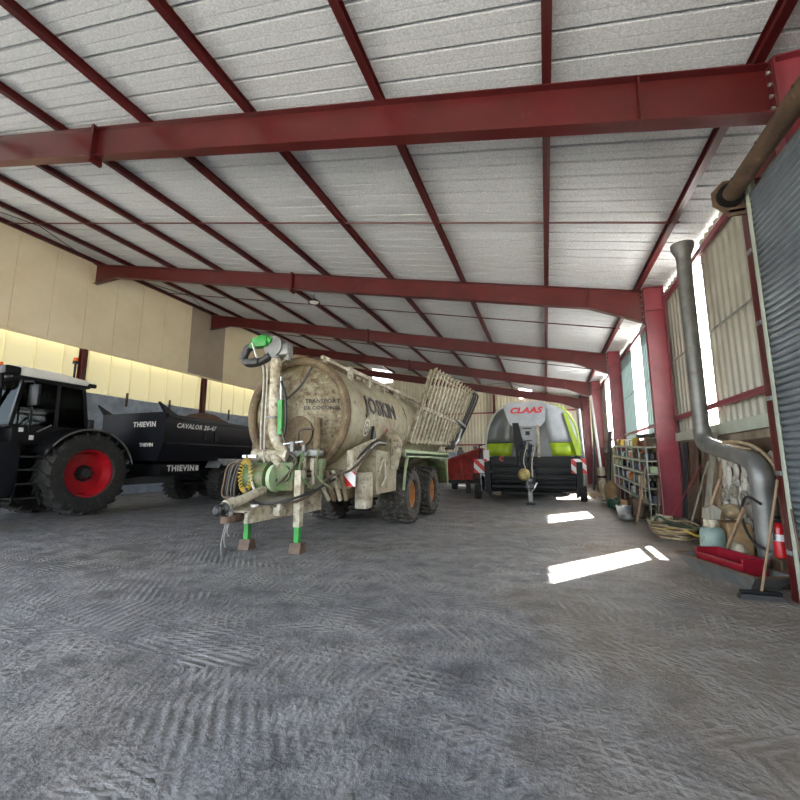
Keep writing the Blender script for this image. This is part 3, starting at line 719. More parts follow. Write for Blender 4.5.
for k in range(16):
    x0 = TX+rh.uniform(-.45, .9); y0 = 6.45+rh.uniform(-.1, .15); z0 = rh.uniform(1.35, 1.75); x1 = x0+rh.uniform(-.4, .4); z1 = rh.uniform(.95, 1.2)
    b = MB(); b.tube([(x0, y0, z0), ((x0+x1)/2+rh.uniform(-.15, .15), y0-rh.uniform(.08, .25), (z0+z1)/2-.1), (x1, y0-.05, z1)], rh.choice((.012, .016, .02)), n=6, smooth=5); tk(b, 'hydraulic_hose', M[rh.choice(('hosebrown', 'hose', 'rust', 'greendull', 'hosewhite'))])
for k in range(5):
    x0 = TX+.1+.17*k; b = MB(); b.box(x0-.04, x0+.04, 6.55, 6.7, 1.35, 1.35+rh.uniform(.15, .3), .01); b.cyl((x0, 6.6, 1.1), (x0, 6.6, 1.4), .03, n=10); tk(b, 'valve', M[rh.choice(('greendull', 'rust', 'dirtywhite'))])
# suction pipes bundle under the nose on the near side
for k in range(4):
    b = MB(); x = TX+.62+.12*k; b.tube([(x, 6.8+.05*k, 1.35), (x+.03, 6.85+.05*k, 1.1), (x+.1, 7.0, .8)], .04, n=10); tk(b, 'drain_pipe', M['muddark' if k % 2 else 'dirtywhite'])
# side brackets, hazard board, hose tray on the near flank
b = MB(); b.prism([(7.15, 1.72), (7.95, 1.9), (7.95, 1.78), (7.3, 1.3), (7.15, 1.25)], TX+1.0, TX+1.12, axis='x'); b.bar((TX+1.12, 7.2, 1.75), (TX+1.14, 8.2, 1.98), .05); tk(b, 'side_bracket', M['dirtywhite'])
b = MB(); b.prism([(8.0, 1.9), (8.25, 1.9), (8.15, 2.2), (8.1, 2.25)], TX+1.1, TX+1.16, axis='x'); tk(b, 'black_wedge', M['hose'])
for k in range(3):
    b = MB(); b.tube([(TX+1.08, 7.25, 1.35+.07*k), (TX+1.17, 7.7, 1.65+.05*k), (TX+1.18, 8.2, 1.86+.04*k), (TX+1.18, 8.7, 1.88+.03*k)], .025, n=8, smooth=6); tk(b, 'flank_hose', M['hosewhite' if k == 1 else 'hose'])
b = MB(); b.box(TX+.98, TX+1.2, 7.1, 7.12, 1.05, 1.32); tk(b, 'hazard_board', M['stripe'])
b = MB(); b.box(TX+1.0, TX+1.25, 7.5, 7.85, .6, 1.3, .03); tk(b, 'side_cabinet', M['dirtywhite'])
b = MB(); b.prism([(8.0, .85), (9.2, .85), (9.25, 1.7), (8.0, 1.75)], TX+.8, TX+1.25, axis='x'); tk(b, 'side_locker', M['mud'])
b = MB(); b.tube([(TX+1.22, 9.0, 1.35), (TX+1.33, 8.95, 1.7), (TX+1.33, 8.95, 1.95), (TX+1.12, 9.1, 2.15)], .13, n=18, smooth=5); tk(b, 'side_outlet_pipe', M['dirtywhite'])
# hydraulic hoses running low to the axle
b = MB(); b.tube([(TX+1.27, 8.1, 1.3), (TX+1.3, 8.3, 1.55), (TX+1.3, 8.4, 1.2), (TX+1.3, 8.2, 1.0)], .02, n=7); tk(b, 'bent_handrail', M['hosewhite'])
# mudguards
for s in (1, -1):
    xo = TX+s*1.38; xi = TX+s*.8
    b = MB(); b.box(min(xo, xi), max(xo, xi), 9.55, 14.2, 1.66, 1.72); b.box(min(xo, xo-s*.05), max(xo, xo-s*.05), 9.5, 14.25, 1.62, 1.8)
    b.bar((xo-s*.03, 9.8, 1.7), (xo-s*.03, 9.6, 1.35), .06); b.bar((xo-s*.03, 9.6, 1.35), (xo-s*.03, 9.45, .85), .05)
    b.bar((xo-s*.03, 13.6, 1.7), (xo-s*.03, 14.0, 1.35), .06); b.bar((xo-s*.03, 14.0, 1.35), (xo-s*.03, 14.15, .75), .05)
    mg = tk(b, 'mudguard', M['palegreen'])
    b = MB(); b.sheet([[(xi, y, z), (xo-s*.04, y, z)] for y, z in ((12.9, 1.6), (13.5, 1.5), (13.95, 1.2), (14.1, .8))]); tk(b, 'guard_sheet', M['greendull'], mg, solid=.01)
for y in (10.25, 12.2):
    wheel(T, (TX+1.02-TX, y-10, .69), .69, .72, .34, 1, M['tyredust'], M['rimorange'], n=20, hubm=M['rust'])
    wheel(T, (-1.02, y-10, .69), .69, .72, .34, -1, M['tyredust'], M['rimorange'], n=20, hubm=M['rust'])
# folded slatted spreader boom on the near flank
A, B_, C_, D = V((-3.27, 12.4, 4.35)), V((-2.42, 14.7, 3.92)), V((-3.05, 14.4, 2.1)), V((-3.42, 10.6, 2.02))
def boom(sx, name):
    def m(p): return V((TX+sx*(p.x-TX), p.y, p.z))
    b = MB(); n_out = MB()
    def P(u, v): return m((A*(1-u)+B_*u)*v + (D*(1-u)+C_*u)*(1-v))
    b.bar(P(0, 1), P(0, 0), .08); b.bar(P(0, .02), P(1, .02), .08)
    b.bar(P(0, .97), P(1, .97), .06); b.bar(P(0, .45), P(1, .4), .12, .1); b.bar(P(1, 1), P(1, 0), .07)
    fr = tk(b, name, M['dirtywhite'])
    for k in range(13):
        u = .03+k/13; off = V((.07, -.04, 0)) if sx > 0 else V((-.07, -.04, 0))
        b = MB(); b.bar(P(u, 1.03)+off, P(u, -.02)+off*.4, .055, .05); b.tube([P(u, .99)+off, P(u+.015, 1.05)+off*1.5, P(u+.04, 1.0)+off], .022, n=6); tk(b, 'boom_slat', M['dirtywhite' if k % 3 else 'mud'], fr)
    for k in range(6):
        u = .98+.018*k; off = V((.05*(k % 3)*sx, .03*k, 0))
        b = MB(); b.tube([P(u-.1, .98)+V((0, 0, .05)), P(u, 1.02)+off, P(u+.05, .9)+off, P(u+.02, .5)+off, P(u-.02, .15)+off, P(u-.15, -.08)+off], .035, n=8, smooth=5); tk(b, 'distribution_hose', M['hose'], fr)
    b = MB(); b.bar(P(.8, .42)+V((.12*sx, 0, 0)), P(1.06, .36)+V((.12*sx, 0, 0)), .08); b.tube([P(.98, .3)+V((.12*sx, -.02, 0)), P(.97, .1)+V((.15*sx, 0, 0)), P(.92, .0)+V((.15*sx, 0, 0))], .05, n=10); tk(b, 'steel_fitting', M['galv'], fr)
boom(1, 'spreader_boom'); boom(-1, 'spreader_boom')
# rear frame
b = MB(); b.bar((TX+.3, 14.4, 3.2), (-3.1, 14.3, 3.0), .1); b.bar((TX-.3, 14.4, 3.2), (2*TX+3.1, 14.3, 3.0), .1); b.bar((TX+.9, 14.5, 1.1), (TX+.9, 14.5, 2.2), .1); b.bar((TX+1.25, 14.5, 2.15), (TX+1.25, 14.5, .7), .06); b.bar((TX-1.25, 14.5, 1.1), (TX+1.25, 14.5, 1.1), .1); b.bar((TX-1.25, 14.5, 2.1), (TX+1.28, 14.5, 2.1), .08)
for k in range(6): b.bar((TX+.95, 14.52, .85+k*.24), (TX+1.25, 14.52, .85+k*.24), .03)
tk(b, 'rear_frame', M['dirtywhite'])

# ------------------------------------------------------------------ square baler
BX = -.55; BY = 18.0
K = thing('square_baler', 'silver and lime green square baler facing the camera with black pickup and red lettering', 'baler', (BX, BY, 0))
def kb(b, name, m, par=None, smooth=35, solid=0): return b.build(name, m, par or K, smooth=smooth, world=True, solid=solid)
# body behind
b = MB(); b.prism([(BX-1.5, 1.0), (BX+1.5, 1.0), (BX+1.55, 2.4), (BX+1.25, 3.55), (BX+.7, 3.85), (BX-.7, 3.85), (BX-1.25, 3.55), (BX-1.55, 2.4)], 18.6, 24.0); kb(b, 'body', M['silver'])
b = MB(); b.box(BX-1.56, BX+1.56, 18.7, 24.0, 1.5, 2.0); kb(b, 'body_stripe', M['lime'])
b = MB(); b.box(BX-.9, BX+.9, 17.9, 24.2, .75, 1.3); b.box(BX-.6, BX+.6, 24, 26, 1.0, 1.9); kb(b, 'bale_chamber', M['black'])
# centre bonnet
b = MB(); pts = [(BX-.78, 4.0), (BX+.45, 4.0), (BX+.66, 3.86), (BX+.58, 3.15), (BX+.42, 2.95), (BX-.7, 2.95), (BX-.86, 3.15), (BX-1.08, 3.86)]
b.prism(pts, 17.95, 18.7); kb(b, 'bonnet', M['silver'])
b = MB(); b.prism([(BX-.62, 2.97), (BX+.36, 2.97), (BX+.26, 2.3), (BX+.1, 1.75), (BX-.3, 1.75), (BX-.45, 2.3)], 18.02, 18.5); lo = kb(b, 'lower_hood', M['silver'])
b = MB(); b.box(BX-.3, BX+.05, 17.99, 18.02, 2.86, 2.9); b.box(BX-.2, BX-.03, 17.99, 18.02, 2.6, 2.76); b.box(BX-.2, BX+.05, 17.99, 18.02, 2.36, 2.4); kb(b, 'hood_slots', M['darkgrey'], lo)
text('lettering', 'CLAAS', lambda x, y, z: V((x-.17, -.056-z, y+3.62)), M['clred'], K, size=.33, ext=.004, bold=.014, shear=.25, sx=1.3)
# flank shrouds: curved, wrapping backwards
def shroud(s):
    pr = [(.62, 3.92), (1.0, 3.86), (1.42, 3.55), (1.7, 3.0), (1.82, 2.3), (1.84, 1.75)]
    inner = [(.6, 3.2), (.62, 2.8), (.72, 2.3), (.8, 1.75)]
    n = 7
    b = MB()
    def rowsz(zs):
        g = []
        for z in zs:
            # outer x at this z
            xo = None
            for (xa, za), (xb, zb) in zip(pr, pr[1:]):
                if zb <= z <= za: xo = xa+(xb-xa)*(za-z)/(za-zb)
            xi = .6+max(0, (3.2-z))*.14
            g.append([(BX+s*(xi+(xo-xi)*t), 18.0+.0+.45*max(0, t-.5)**1.3+.05*t, z) for t in (0, .25, .5, .7, .85, .95, 1)] + [(BX+s*xo, 18.75, z)])
        return g
    b.sheet(rowsz([1.75, 1.95, 2.28])); low = kb(b, 'shroud_lower_panel', M['lime'], solid=.03)
    b = MB(); b.sheet(rowsz([2.29, 2.5, 2.8, 3.1, 3.4, 3.6, 3.8, 3.9])); sh = kb(b, 'shroud_panel', M['shroudreflect'] if s < 0 else M['silver'], solid=.03)
    b = MB(); b.tube([(BX+s*(x+.03), 18.35, z) for x, z in pr[1:]], .055, n=8); kb(b, 'shroud_edge', M['white'] if s < 0 else M['lime'], sh)
shroud(-1); shroud(1)
b = MB(); b.prism([(BX+1.3, 3.5), (BX+1.45, 3.4), (BX+1.86, 2.0), (BX+1.86, 1.75), (BX+1.72, 1.75)], 17.98, 18.2); kb(b, 'lime_flash', M['lime'])
text('side_emblem', 'C', lambda x, y, z: V((x-1.2, -.06-z, y+1.62)), M['clred'], K, size=.25, bold=.01)
# mast and hydraulic tangle
b = MB(); b.prism([(BX-.7, 3.1), (BX-.45, 3.1), (BX-.2, 1.7), (BX-.35, 1.3), (BX-.6, 1.7)], 17.75, 17.85); kb(b, 'mast_shield', M['black'])
b = MB(); b.bar((BX-.3, 17.5, .95), (BX-.25, 17.7, 2.35), .14); b.bar((BX-.05, 17.45, .95), (BX-.05, 17.7, 2.2), .1); b.box(BX-.45, BX+.1, 17.3, 17.7, 1.35, 1.5); b.box(BX-.4, BX+.05, 17.35, 17.7, 1.9, 2.0); kb(b, 'drawbar_mast', M['mastblue'])
b = MB(); b.prism([(17.9, 1.2), (17.9, .85), (15.6, .55), (15.4, .6), (15.4, .75), (17.0, 1.0)], BX-.18, BX+.12, axis='x'); kb(b, 'drawbar', M['mastblue'])
for k in range(6):
    b = MB(); x = BX-.4+.1*k; b.tube([(x, 17.6, 2.3-.1*(k % 3)), (x+.05, 17.1, 2.1), (x-.05, 16.6, 1.5), (BX-.1+.03*k, 16.1, .95)], .022, n=6, smooth=5); kb(b, 'hydraulic_hose', M[('mastblue', 'hose', 'hosewhite')[k % 3]])
b = MB(); b.lathe([(.001, 0), (.13, .0), (.21, .08), (.22, .22), (.2, .3), (.1, .32)], c=(BX-.22, 15.7, 1.05), axis='y', n=24); kb(b, 'shaft_guard', M['cone'])
b = MB(); b.box(BX-.1, BX+.04, 15.8, 15.95, .1, .9); jk = kb(b, 'jack_leg', M['galv_dull']); b = MB(); b.box(BX-.18, BX+.12, 15.72, 16.03, 0, .05); b.box(BX-.07, BX+.01, 15.83, 15.92, .05, .4); kb(b, 'foot', M['darkgrey'], jk)
b = MB(); b.tube([(BX-.1, 15.2, .85), (BX-.05, 15.25, .6), (BX+.05, 15.5, .5), (BX+.2, 15.8, .75)], .03, n=8); kb(b, 'safety_chain', M['galv'])
b = MB()
for z in (1.62,): b.box(BX+.25, BX+.36, 17.7, 18.0, 1.7, 3.0)
b.box(BX+.36, BX+.5, 17.7, 17.8, 2.35, 2.42); kb(b, 'ladder_post', M['dirtywhite'])
# pickup
b = MB(); b.prism([(BX-1.85, 1.72), (BX+1.85, 1.72), (BX+1.85, 1.0), (BX+1.85, .62), (BX+1.1, .2), (BX-1.1, .2), (BX-1.85, .62)], 18.05, 18.6); kb(b, 'pickup_housing', M['black'])
b = MB()
for z in (1.35, 1.05, .82): b.cyl((BX-1.7, 17.9, z), (BX+1.7, 17.9, z), .055, n=12)
kb(b, 'pickup_roller', M['darkgrey'])
b = MB(); b.cyl((BX-1.6, 17.9, .5), (BX+1.6, 17.9, .5), .2, n=24); dr = kb(b, 'pickup_drum', M['black'])
b = MB()
for k in range(40):
    x = BX-1.55+k*.0795
    for a in (2.4, 3.6): b.bar((x, 17.9+.2*math.cos(a), .5+.2*math.sin(a)*1), (x, 17.9+.36*math.cos(a), .5+.3*math.sin(a)), .018)
o = kb(b, 'pickup_tines', M['galv'], dr); o['kind'] = 'stuff'
for s in (-1, 1):
    b = MB(); b.prism([(BX+s*1.62, .1), (BX+s*1.85, .3), (BX+s*1.88, 1.5), (BX+s*1.66, 1.5)], 17.6, 18.2); kb(b, 'pickup_end_plate', M['black'])
    q = 2.05 if s < 0 else 1.75
    b = MB(); b.box(BX+s*q-.27, BX+s*q+.27, 17.72, 17.75, 1.05, 1.62); kb(b, 'hazard_board', M['stripe'])
    b = MB(); b.bar((BX+s*1.6, 17.8, 1.1), (BX+s*q, 17.8, 1.1), .05); b.bar((BX+s*q, 17.8, 1.1), (BX+s*q, 17.8, .3), .05); kb(b, 'wheel_bracket', M['silver'])
    wheel(K, (s*(q+.1), -.38, .3), .3, .22, .14, s, M['tyre'], M['silver'], n=12, name='gauge_wheel')
    for y in (20.6, 22.2): wheel(K, (s*1.25, y-BY, .62), .62, .5, .33, s, M['tyre'], M['silver'], n=18)
b = MB(); b.cyl((BX-1.2, 20.6, .62), (BX+1.2, 20.6, .62), .08); b.cyl((BX-1.2, 22.2, .62), (BX+1.2, 22.2, .62), .08); kb(b, 'axle', M['black'])
b = MB(); b.box(BX-1.95, BX-1.7, 17.95, 18.0, 1.55, 2.0, .02); kb(b, 'work_lamp', M['white'])

# ------------------------------------------------------------------ red hopper implement beyond
H_ = thing('hopper_spreader', 'faded red hopper implement parked between the tanker rear and the square baler', 'farm implement', (-3.95, 22.0, 0))
def hb_(b, name, m, par=None, smooth=35, solid=0): return b.build(name, m, par or H_, smooth=smooth, world=True, solid=solid)
b = MB()
def ring(y, pts): return [(x, y, z) for x, z in pts]
b.hexa([V(p) for p in ((-4.7, 21.3, .6), (-3.5, 21.3, .6), (-3.4, 23.6, .6), (-4.7, 23.6, .6), (-5.0, 21.0, 1.5), (-3.1, 21.0, 2.15), (-3.1, 24.0, 2.15), (-5.0, 24.0, 1.5))])
hopper = hb_(b, 'hopper', M['implred'])
b = MB(); b.bar((-5.02, 20.98, 1.52), (-3.08, 20.98, 2.17), .08, .07); b.bar((-3.08, 20.98, 2.17), (-3.08, 24, 2.17), .08, .07); b.bar((-5.0, 21.0, 1.5), (-4.7, 21.2, .6), .08); b.bar((-4.1, 21.1, 1.75), (-4.0, 21.2, .6), .08); b.bar((-3.12, 21, 2.1), (-3.5, 21.2, .6), .08); hb_(b, 'hopper_rim', M['implred'], hopper)
b = MB(); b.box(-4.9, -3.3, 21.4, 23.5, .42, .62); b.bar((-3.9, 21.4, .5), (-3.6, 20.4, .35), .12); b.box(-3.7, -3.5, 20.35, 20.5, 0, .45); hb_(b, 'chassis', M['black'])
b = MB(); b.box(-3.45, -3.25, 21.1, 21.4, 2.15, 2.32, .02); b.box(-4.3, -4.0, 21.3, 21.7, 1.85, 2.1, .03); b.cyl((-4.15, 21.4, 2.05), (-4.15, 21.4, 2.25), .1); hb_(b, 'hydraulic_motor', M['galv_dull'])
b = MB(); b.tube([(-3.15, 21.0, 2.15), (-3.05, 20.95, 2.35), (-3.0, 21.0, 2.3)], .03, n=8); b.bar((-3.2, 20.95, 1.4), (-3.5, 20.95, .7), .06); hb_(b, 'handle', M['hose'])
for s, x in ((-1, -4.85), (1, -3.35)): wheel(H_, (x+3.95, 1.2, .38), .38, .25, .2, s, M['tyre'], M['rimgrey'], n=14)
# ------------------------------------------------------------------ tractor (nose towards -y)
GX = -13.72
G = thing('tractor', 'large black tractor with white cab roof and big red rear wheel rim', 'tractor', (GX, 7.5, 0))
def gb(b, name, m, par=None, smooth=35, solid=0): return b.build(name, m, par or G, smooth=smooth, world=True, solid=solid)
for s in (1, -1):
    wheel(G, (s*1.08, 8.47-7.5, 1.18), 1.18, .72, .68, s, M['tyre'], M['rimred'], n=22, dish=.5, name='rear_wheel')
    wheel(G, (s*1.05, 5.0-7.5, .82), .82, .6, .46, s, M['tyre'], M['rimred'], n=20, dish=.3, name='front_wheel')
b = MB(); b.cyl((GX-.9, 8.42, 1.18), (GX+.9, 8.42, 1.18), .2); b.cyl((GX-.9, 5.0, .82), (GX+.9, 5.0, .82), .12); b.box(GX-.38, GX+.38, 4.2, 8.7, .75, 1.45, .05); b.box(GX-.3, GX+.3, 8.6, 9.2, .7, 1.3, .04); gb(b, 'chassis', M['black'])
# bonnet
b = MB(); b.prism([(3.6, 1.25), (3.5, 1.75), (3.75, 2.15), (5.0, 2.35), (6.6, 2.5), (6.6, 1.35)], GX-.45, GX+.45, axis='x'); bmesh.ops.bevel(b.bm, geom=list(b.bm.edges), offset=.06, segments=2, affect='EDGES'); bo = gb(b, 'bonnet', M['black'])
b = MB()
for z in (1.4, 1.55, 1.7, 1.85): b.box(GX-.35, GX+.35, 3.46, 3.5, z, z+.04)
gb(b, 'grille', M['darkgrey'], bo)
# tank, steps
b = MB(); b.prism([(6.0, .62), (6.78, .62), (6.85, 1.3), (6.85, 2.0), (6.0, 2.0)], GX+.45, GX+1.15, axis='x'); bmesh.ops.bevel(b.bm, geom=list(b.bm.edges), offset=.05, segments=2, affect='EDGES'); gb(b, 'fuel_tank', M['navy'])
b = MB(); b.prism([(6.0, .62), (6.78, .62), (6.85, 1.3), (6.85, 2.0), (6.0, 2.0)], GX-1.15, GX-.45, axis='x'); gb(b, 'tool_box', M['navy'])
b = MB(); b.box(GX+.5, GX+.56, 6.8, 7.55, .5, 2.0); b.box(GX+1.08, GX+1.14, 6.8, 6.86, .5, 1.9); b.box(GX+1.08, GX+1.14, 7.4, 7.46, .5, 1.75); st = gb(b, 'step_frame', M['black'])
for z in (.55, .92, 1.28, 1.62):
    b = MB(); b.box(GX+.62, GX+1.16, 6.84, 7.44, z, z+.04); gb(b, 'step', M['darkgrey'], st)
# cab
cw = .86
b = MB(); b.box(GX-cw, GX+cw, 6.75, 8.5, 1.95, 2.45, .04); gb(b, 'cab_base', M['black'])
b = MB()
def post(y0, z0, y1, z1, w=.09):
    for s in (-1, 1): b.bar((GX+s*(cw-.03), y0, z0), (GX+s*(cw-.08), y1, z1), w, w)
post(6.7, 2.4, 6.92, 3.72); post(7.75, 2.4, 7.75, 3.72); post(8.6, 2.4, 8.42, 3.68)
for s in (-1, 1):
    b.bar((GX+s*(cw-.08), 6.9, 3.7), (GX+s*(cw-.08), 8.45, 3.66), .09); b.bar((GX+s*(cw-.03), 6.7, 2.42), (GX+s*(cw-.03), 8.6, 2.42), .09)
b.bar((GX-cw+.05, 6.7, 2.42), (GX+cw-.05, 6.7, 2.42), .09); b.bar((GX-cw+.05, 8.6, 2.42), (GX+cw-.05, 8.6, 2.42), .09)
gb(b, 'cab_frame', M['black'])
def pane(pts, name):
    b = MB(); vs = [b.bm.verts.new(V(p)) for p in pts]; b.bm.faces.new(vs); return gb(b, name, M['glass'], smooth=None, solid=.006)
for s in (-1, 1):
    pane([(GX+s*(cw-.02), 6.74, 2.45), (GX+s*(cw-.02), 7.72, 2.45), (GX+s*(cw-.07), 7.72, 3.68), (GX+s*(cw-.07), 6.95, 3.68)], 'door_glass')
    pane([(GX+s*(cw-.02), 7.78, 2.45), (GX+s*(cw-.02), 8.56, 2.45), (GX+s*(cw-.07), 8.4, 3.66), (GX+s*(cw-.07), 7.78, 3.68)], 'side_window')
pane([(GX-cw+.05, 6.7, 2.45), (GX+cw-.05, 6.7, 2.45), (GX+cw-.1, 6.93, 3.68), (GX-cw+.1, 6.93, 3.68)], 'windscreen')
pane([(GX-cw+.05, 8.6, 2.45), (GX+cw-.05, 8.6, 2.45), (GX+cw-.1, 8.42, 3.66), (GX-cw+.1, 8.42, 3.66)], 'rear_window')
b = MB(); b.prism([(6.5, 3.74), (6.45, 3.84), (6.62, 3.98), (7.6, 3.97), (8.62, 3.86), (8.66, 3.78), (8.6, 3.74)], GX-.95, GX+.95, axis='x'); bmesh.ops.bevel(b.bm, geom=list(b.bm.edges), offset=.035, segments=2, affect='EDGES'); rf = gb(b, 'cab_roof', M['white'])
b = MB(); b.box(GX-.9, GX+.9, 6.6, 8.55, 3.66, 3.76, .02); b.box(GX+.86, GX+.97, 8.45, 8.68, 3.7, 3.82, .02); gb(b, 'roof_liner', M['black'], rf)
b = MB(); b.box(GX+.55, GX+.98, 6.38, 6.75, 3.72, 3.95, .06); gb(b, 'roof_lamp_housing', M['black'], rf)
b = MB(); b.box(GX-.98, GX-.55, 6.38, 6.75, 3.72, 3.95, .06); gb(b, 'roof_lamp_housing', M['black'], rf)
b = MB(); 
b.box(GX-.5, GX+.5, 6.4, 6.44, 3.8, 3.9); gb(b, 'visor', M['darkgrey'], rf)
for x, y, z, st_ in ((GX+.9, 8.05, 4.0, .35), (GX-.3, 6.9, 4.0, .06), (GX+.62, 6.85, 4.0, .0)):
    if st_ == 0: continue
    b = MB(); b.cyl((x, y, 3.9), (x, y, z+st_), .03, n=8); b.cyl((x, y, z+st_-.02), (x, y, z+st_+.06), .075, n=14); bs = gb(b, 'beacon_post', M['black'], rf)
    b = MB(); b.cyl((x, y, z+st_+.06), (x, y, z+st_+.16), .07, .055, n=16); o = b.build('beacon_lens', M['amber'], rf, smooth=35, world=True)
# seat, wheel inside
b = MB(); b.box(GX-.28, GX+.28, 7.6, 8.1, 2.45, 2.65, .05); b.box(GX-.26, GX+.26, 8.0, 8.15, 2.6, 3.3, .05); gb(b, 'seat', M['darkgrey'])
b = MB(); b.bar((GX, 6.95, 2.4), (GX, 7.2, 2.85), .1); b.lathe([(.19, -.015), (.22, -.015), (.22, .015), (.19, .015)], c=(0, 0, 0), axis='z', n=24, closed=True).xf(Matrix.Identity(4)) if False else None
b.box(GX-.22, GX+.22, 7.1, 7.3, 2.83, 2.87, .01); b.box(GX+.3, GX+.5, 7.1, 7.3, 2.7, 2.95, .02); gb(b, 'steering_console', M['black'])
# fenders over rear wheels
for s in (1, -1):
    g = []
    for k in range(15):
        a = math.radians(20+k*9.6); R = 1.3
        y, z = 8.42+R*math.cos(a), 1.18+R*math.sin(a)
        g.append([(GX+s*x, y, z-dz) for x, dz in ((.72, 0), (1.0, 0), (1.3, .02), (1.42, .09))])
    b = MB(); b.sheet(g); fe = gb(b, 'rear_fender', M['black'], solid=.03)
    b = MB(); b.tube([(GX+s*1.45, 8.42+1.3*math.cos(math.radians(a)), 1.12+1.3*math.sin(math.radians(a))) for a in range(14, 150, 8)], .022, n=8); gb(b, 'fender_edge', M['galv_dull'] if s > 0 else M['black'], fe)
    g = [[(GX+s*x, 5.0+.95*math.cos(math.radians(a)), .85+.95*math.sin(math.radians(a))) for x in (.8, 1.3)] for a in range(30, 151, 12)]
    b = MB(); b.sheet(g); gb(b, 'front_fender', M['black'], solid=.02)
# mirror
for s in (1, -1):
    b = MB(); b.bar((GX+s*.86, 6.9, 3.6), (GX+s*1.1, 6.98, 3.6), .04); b.bar((GX+s*1.1, 7.0, 3.6), (GX+s*1.1, 7.0, 2.3), .03); ma = gb(b, 'mirror_arm', M['black'])
    b = MB(); b.box(GX+s*1.17-.2, GX+s*1.17+.2, 6.94, 7.02, 2.95, 3.52, .03); gb(b, 'mirror', M['black'], ma)
# decals, lamps, rear linkage
b = MB(); b.box(GX+.62, GX+.8, 6.05, 6.1, 2.3, 2.42, .01); gb(b, 'work_lamp', M['letterwhite'])
for y, z in ((6.9, 2.28), (7.15, 2.08)):
    b = MB(); b.box(GX+.86, GX+.875, y, y+.1, z, z+.12); gb(b, 'white_sticker', M['letterwhite'])
b = MB(); b.cyl((GX+.9, 7.3, 2.3), (GX+.9, 7.62, 2.5), .02, n=8); gb(b, 'door_handle', M['galv'])
for s in (1, -1):
    b = MB(); b.box(GX+s*.72-.22, GX+s*.72+.22, 8.6, 8.75, 2.35, 2.75, .03); gb(b, 'rear_lamp_box', M['darkgrey'])
b = MB()
for s in (-1, 1): b.bar((GX+s*.42, 8.9, .9), (GX+s*.5, 9.8, .75), .08); b.bar((GX+s*.42, 8.8, 1.6), (GX+s*.48, 9.5, .85), .06)
b.bar((GX, 8.9, 1.3), (GX, 9.6, 1.2), .07); gb(b, 'linkage', M['black'])
b = MB(); b.cyl((GX+.62, 6.5, 2.4), (GX+.62, 6.5, 3.75), .06, n=14); b.cyl((GX-.62, 6.5, 2.4), (GX-.62, 6.5, 3.75), .05, n=14); gb(b, 'exhaust', M['black'])

# ------------------------------------------------------------------ dump trailer behind the tractor
DX = -13.0; DF = 10.2
Dt = thing('dump_trailer', 'dark blue-black steel dump trailer heaped with brown soil parked behind the black tractor', 'dump trailer', (DX, 13.5, 0))
def db(b, name, m, par=None, smooth=35, solid=0): return b.build(name, m, par or Dt, smooth=smooth, world=True, solid=solid)
w = 1.42; ZB = 1.55
def xsec(w, top): return [(-w, top), (-w, 2.1), (-w+.22, ZB), (w-.22, ZB), (w, 2.1), (w, top), (w-.08, top), (w-.08, 2.15), (w-.28, ZB+.08), (-w+.28, ZB+.08), (-w+.08, 2.15), (-w+.08, top)]
b = MB(); ys = [(DF, 3.02), (12, 2.96), (14, 2.9), (16, 2.84), (17.2, 2.8)]
rings = [[b.bm.verts.new((DX+x, y, z)) for x, z in xsec(w, tp)] for y, tp in ys]
for r0, r1 in zip(rings, rings[1:]):
    for k in range(12): b.bm.faces.new((r0[k], r0[(k+1) % 12], r1[(k+1) % 12], r1[k]))
for r in (rings[0], rings[-1]):
    for q in ((0, 1, 10, 11), (1, 2, 9, 10), (2, 3, 8, 9), (3, 4, 7, 8), (4, 5, 6, 7)): b.bm.faces.new([r[i] for i in q])
body = db(b, 'dump_body', M['navy'])
b = MB(); b.prism([(DX-w, 3.12), (DX+w, 3.12), (DX+w, 2.1), (DX+w-.22, ZB), (DX-w+.22, ZB), (DX-w, 2.1)], DF-.06, DF); b.hexa([V(p) for p in ((DX+w-.1, DF-.06, 3.1), (DX+w+.02, DF-.06, 3.1), (DX+w+.02, DF+.7, 2.95), (DX+w-.1, DF+.7, 2.95), (DX+w-.1, DF-.3, 3.42), (DX+w+.02, DF-.3, 3.42), (DX+w+.02, DF+.3, 3.1), (DX+w-.1, DF+.3, 3.1))])
b.hexa([V(p) for p in ((DX-w, DF-.06, 3.1), (DX-w+.1, DF-.06, 3.1), (DX-w+.1, DF+.7, 2.95), (DX-w, DF+.7, 2.95), (DX-w, DF-.3, 3.42), (DX-w+.1, DF-.3, 3.42), (DX-w+.1, DF+.3, 3.1), (DX-w, DF+.3, 3.1))])
db(b, 'front_panel', M['navy'], body)
b = MB(); b.prism([(DX-w, 2.8), (DX+w, 2.8), (DX+w, 2.1), (DX+w-.22, ZB), (DX-w+.22, ZB), (DX-w, 2.1)], 17.2, 17.28); db(b, 'tailgate', M['navy'], body)
b = MB()
for s in (-1, 1): b.bar((DX+s*(w+.02), DF, 3.0), (DX+s*(w+.02), 17.2, 2.8), .1, .12)
for s in (-1, 1): b.bar((DX+s*(w+.01), DF, 2.12), (DX+s*(w+.01), 17.2, 2.12), .03, .05)
db(b, 'top_rail', M['navy'], body)
b = MB(); b.box(DX+w, DX+w+.04, 11.8, 11.95, 2.3, 2.6); b.box(DX+w, DX+w+.03, 12.3, 12.45, 2.25, 2.65); db(b, 'side_bracket', M['black'], body)
P_ = V((DX, 13.5, 0))
text('lettering', 'CAVALOR 20-47', lambda x, y, z: V((DX+w+.075+z, 11.55+x, y+2.76)) - P_ if False else V((DX+w+.075+z, 11.4+x, y+2.7)) - P_, M['letterwhite'], Dt, size=.22, ext=.003, bold=.006, shear=.3, spacing=1.12)
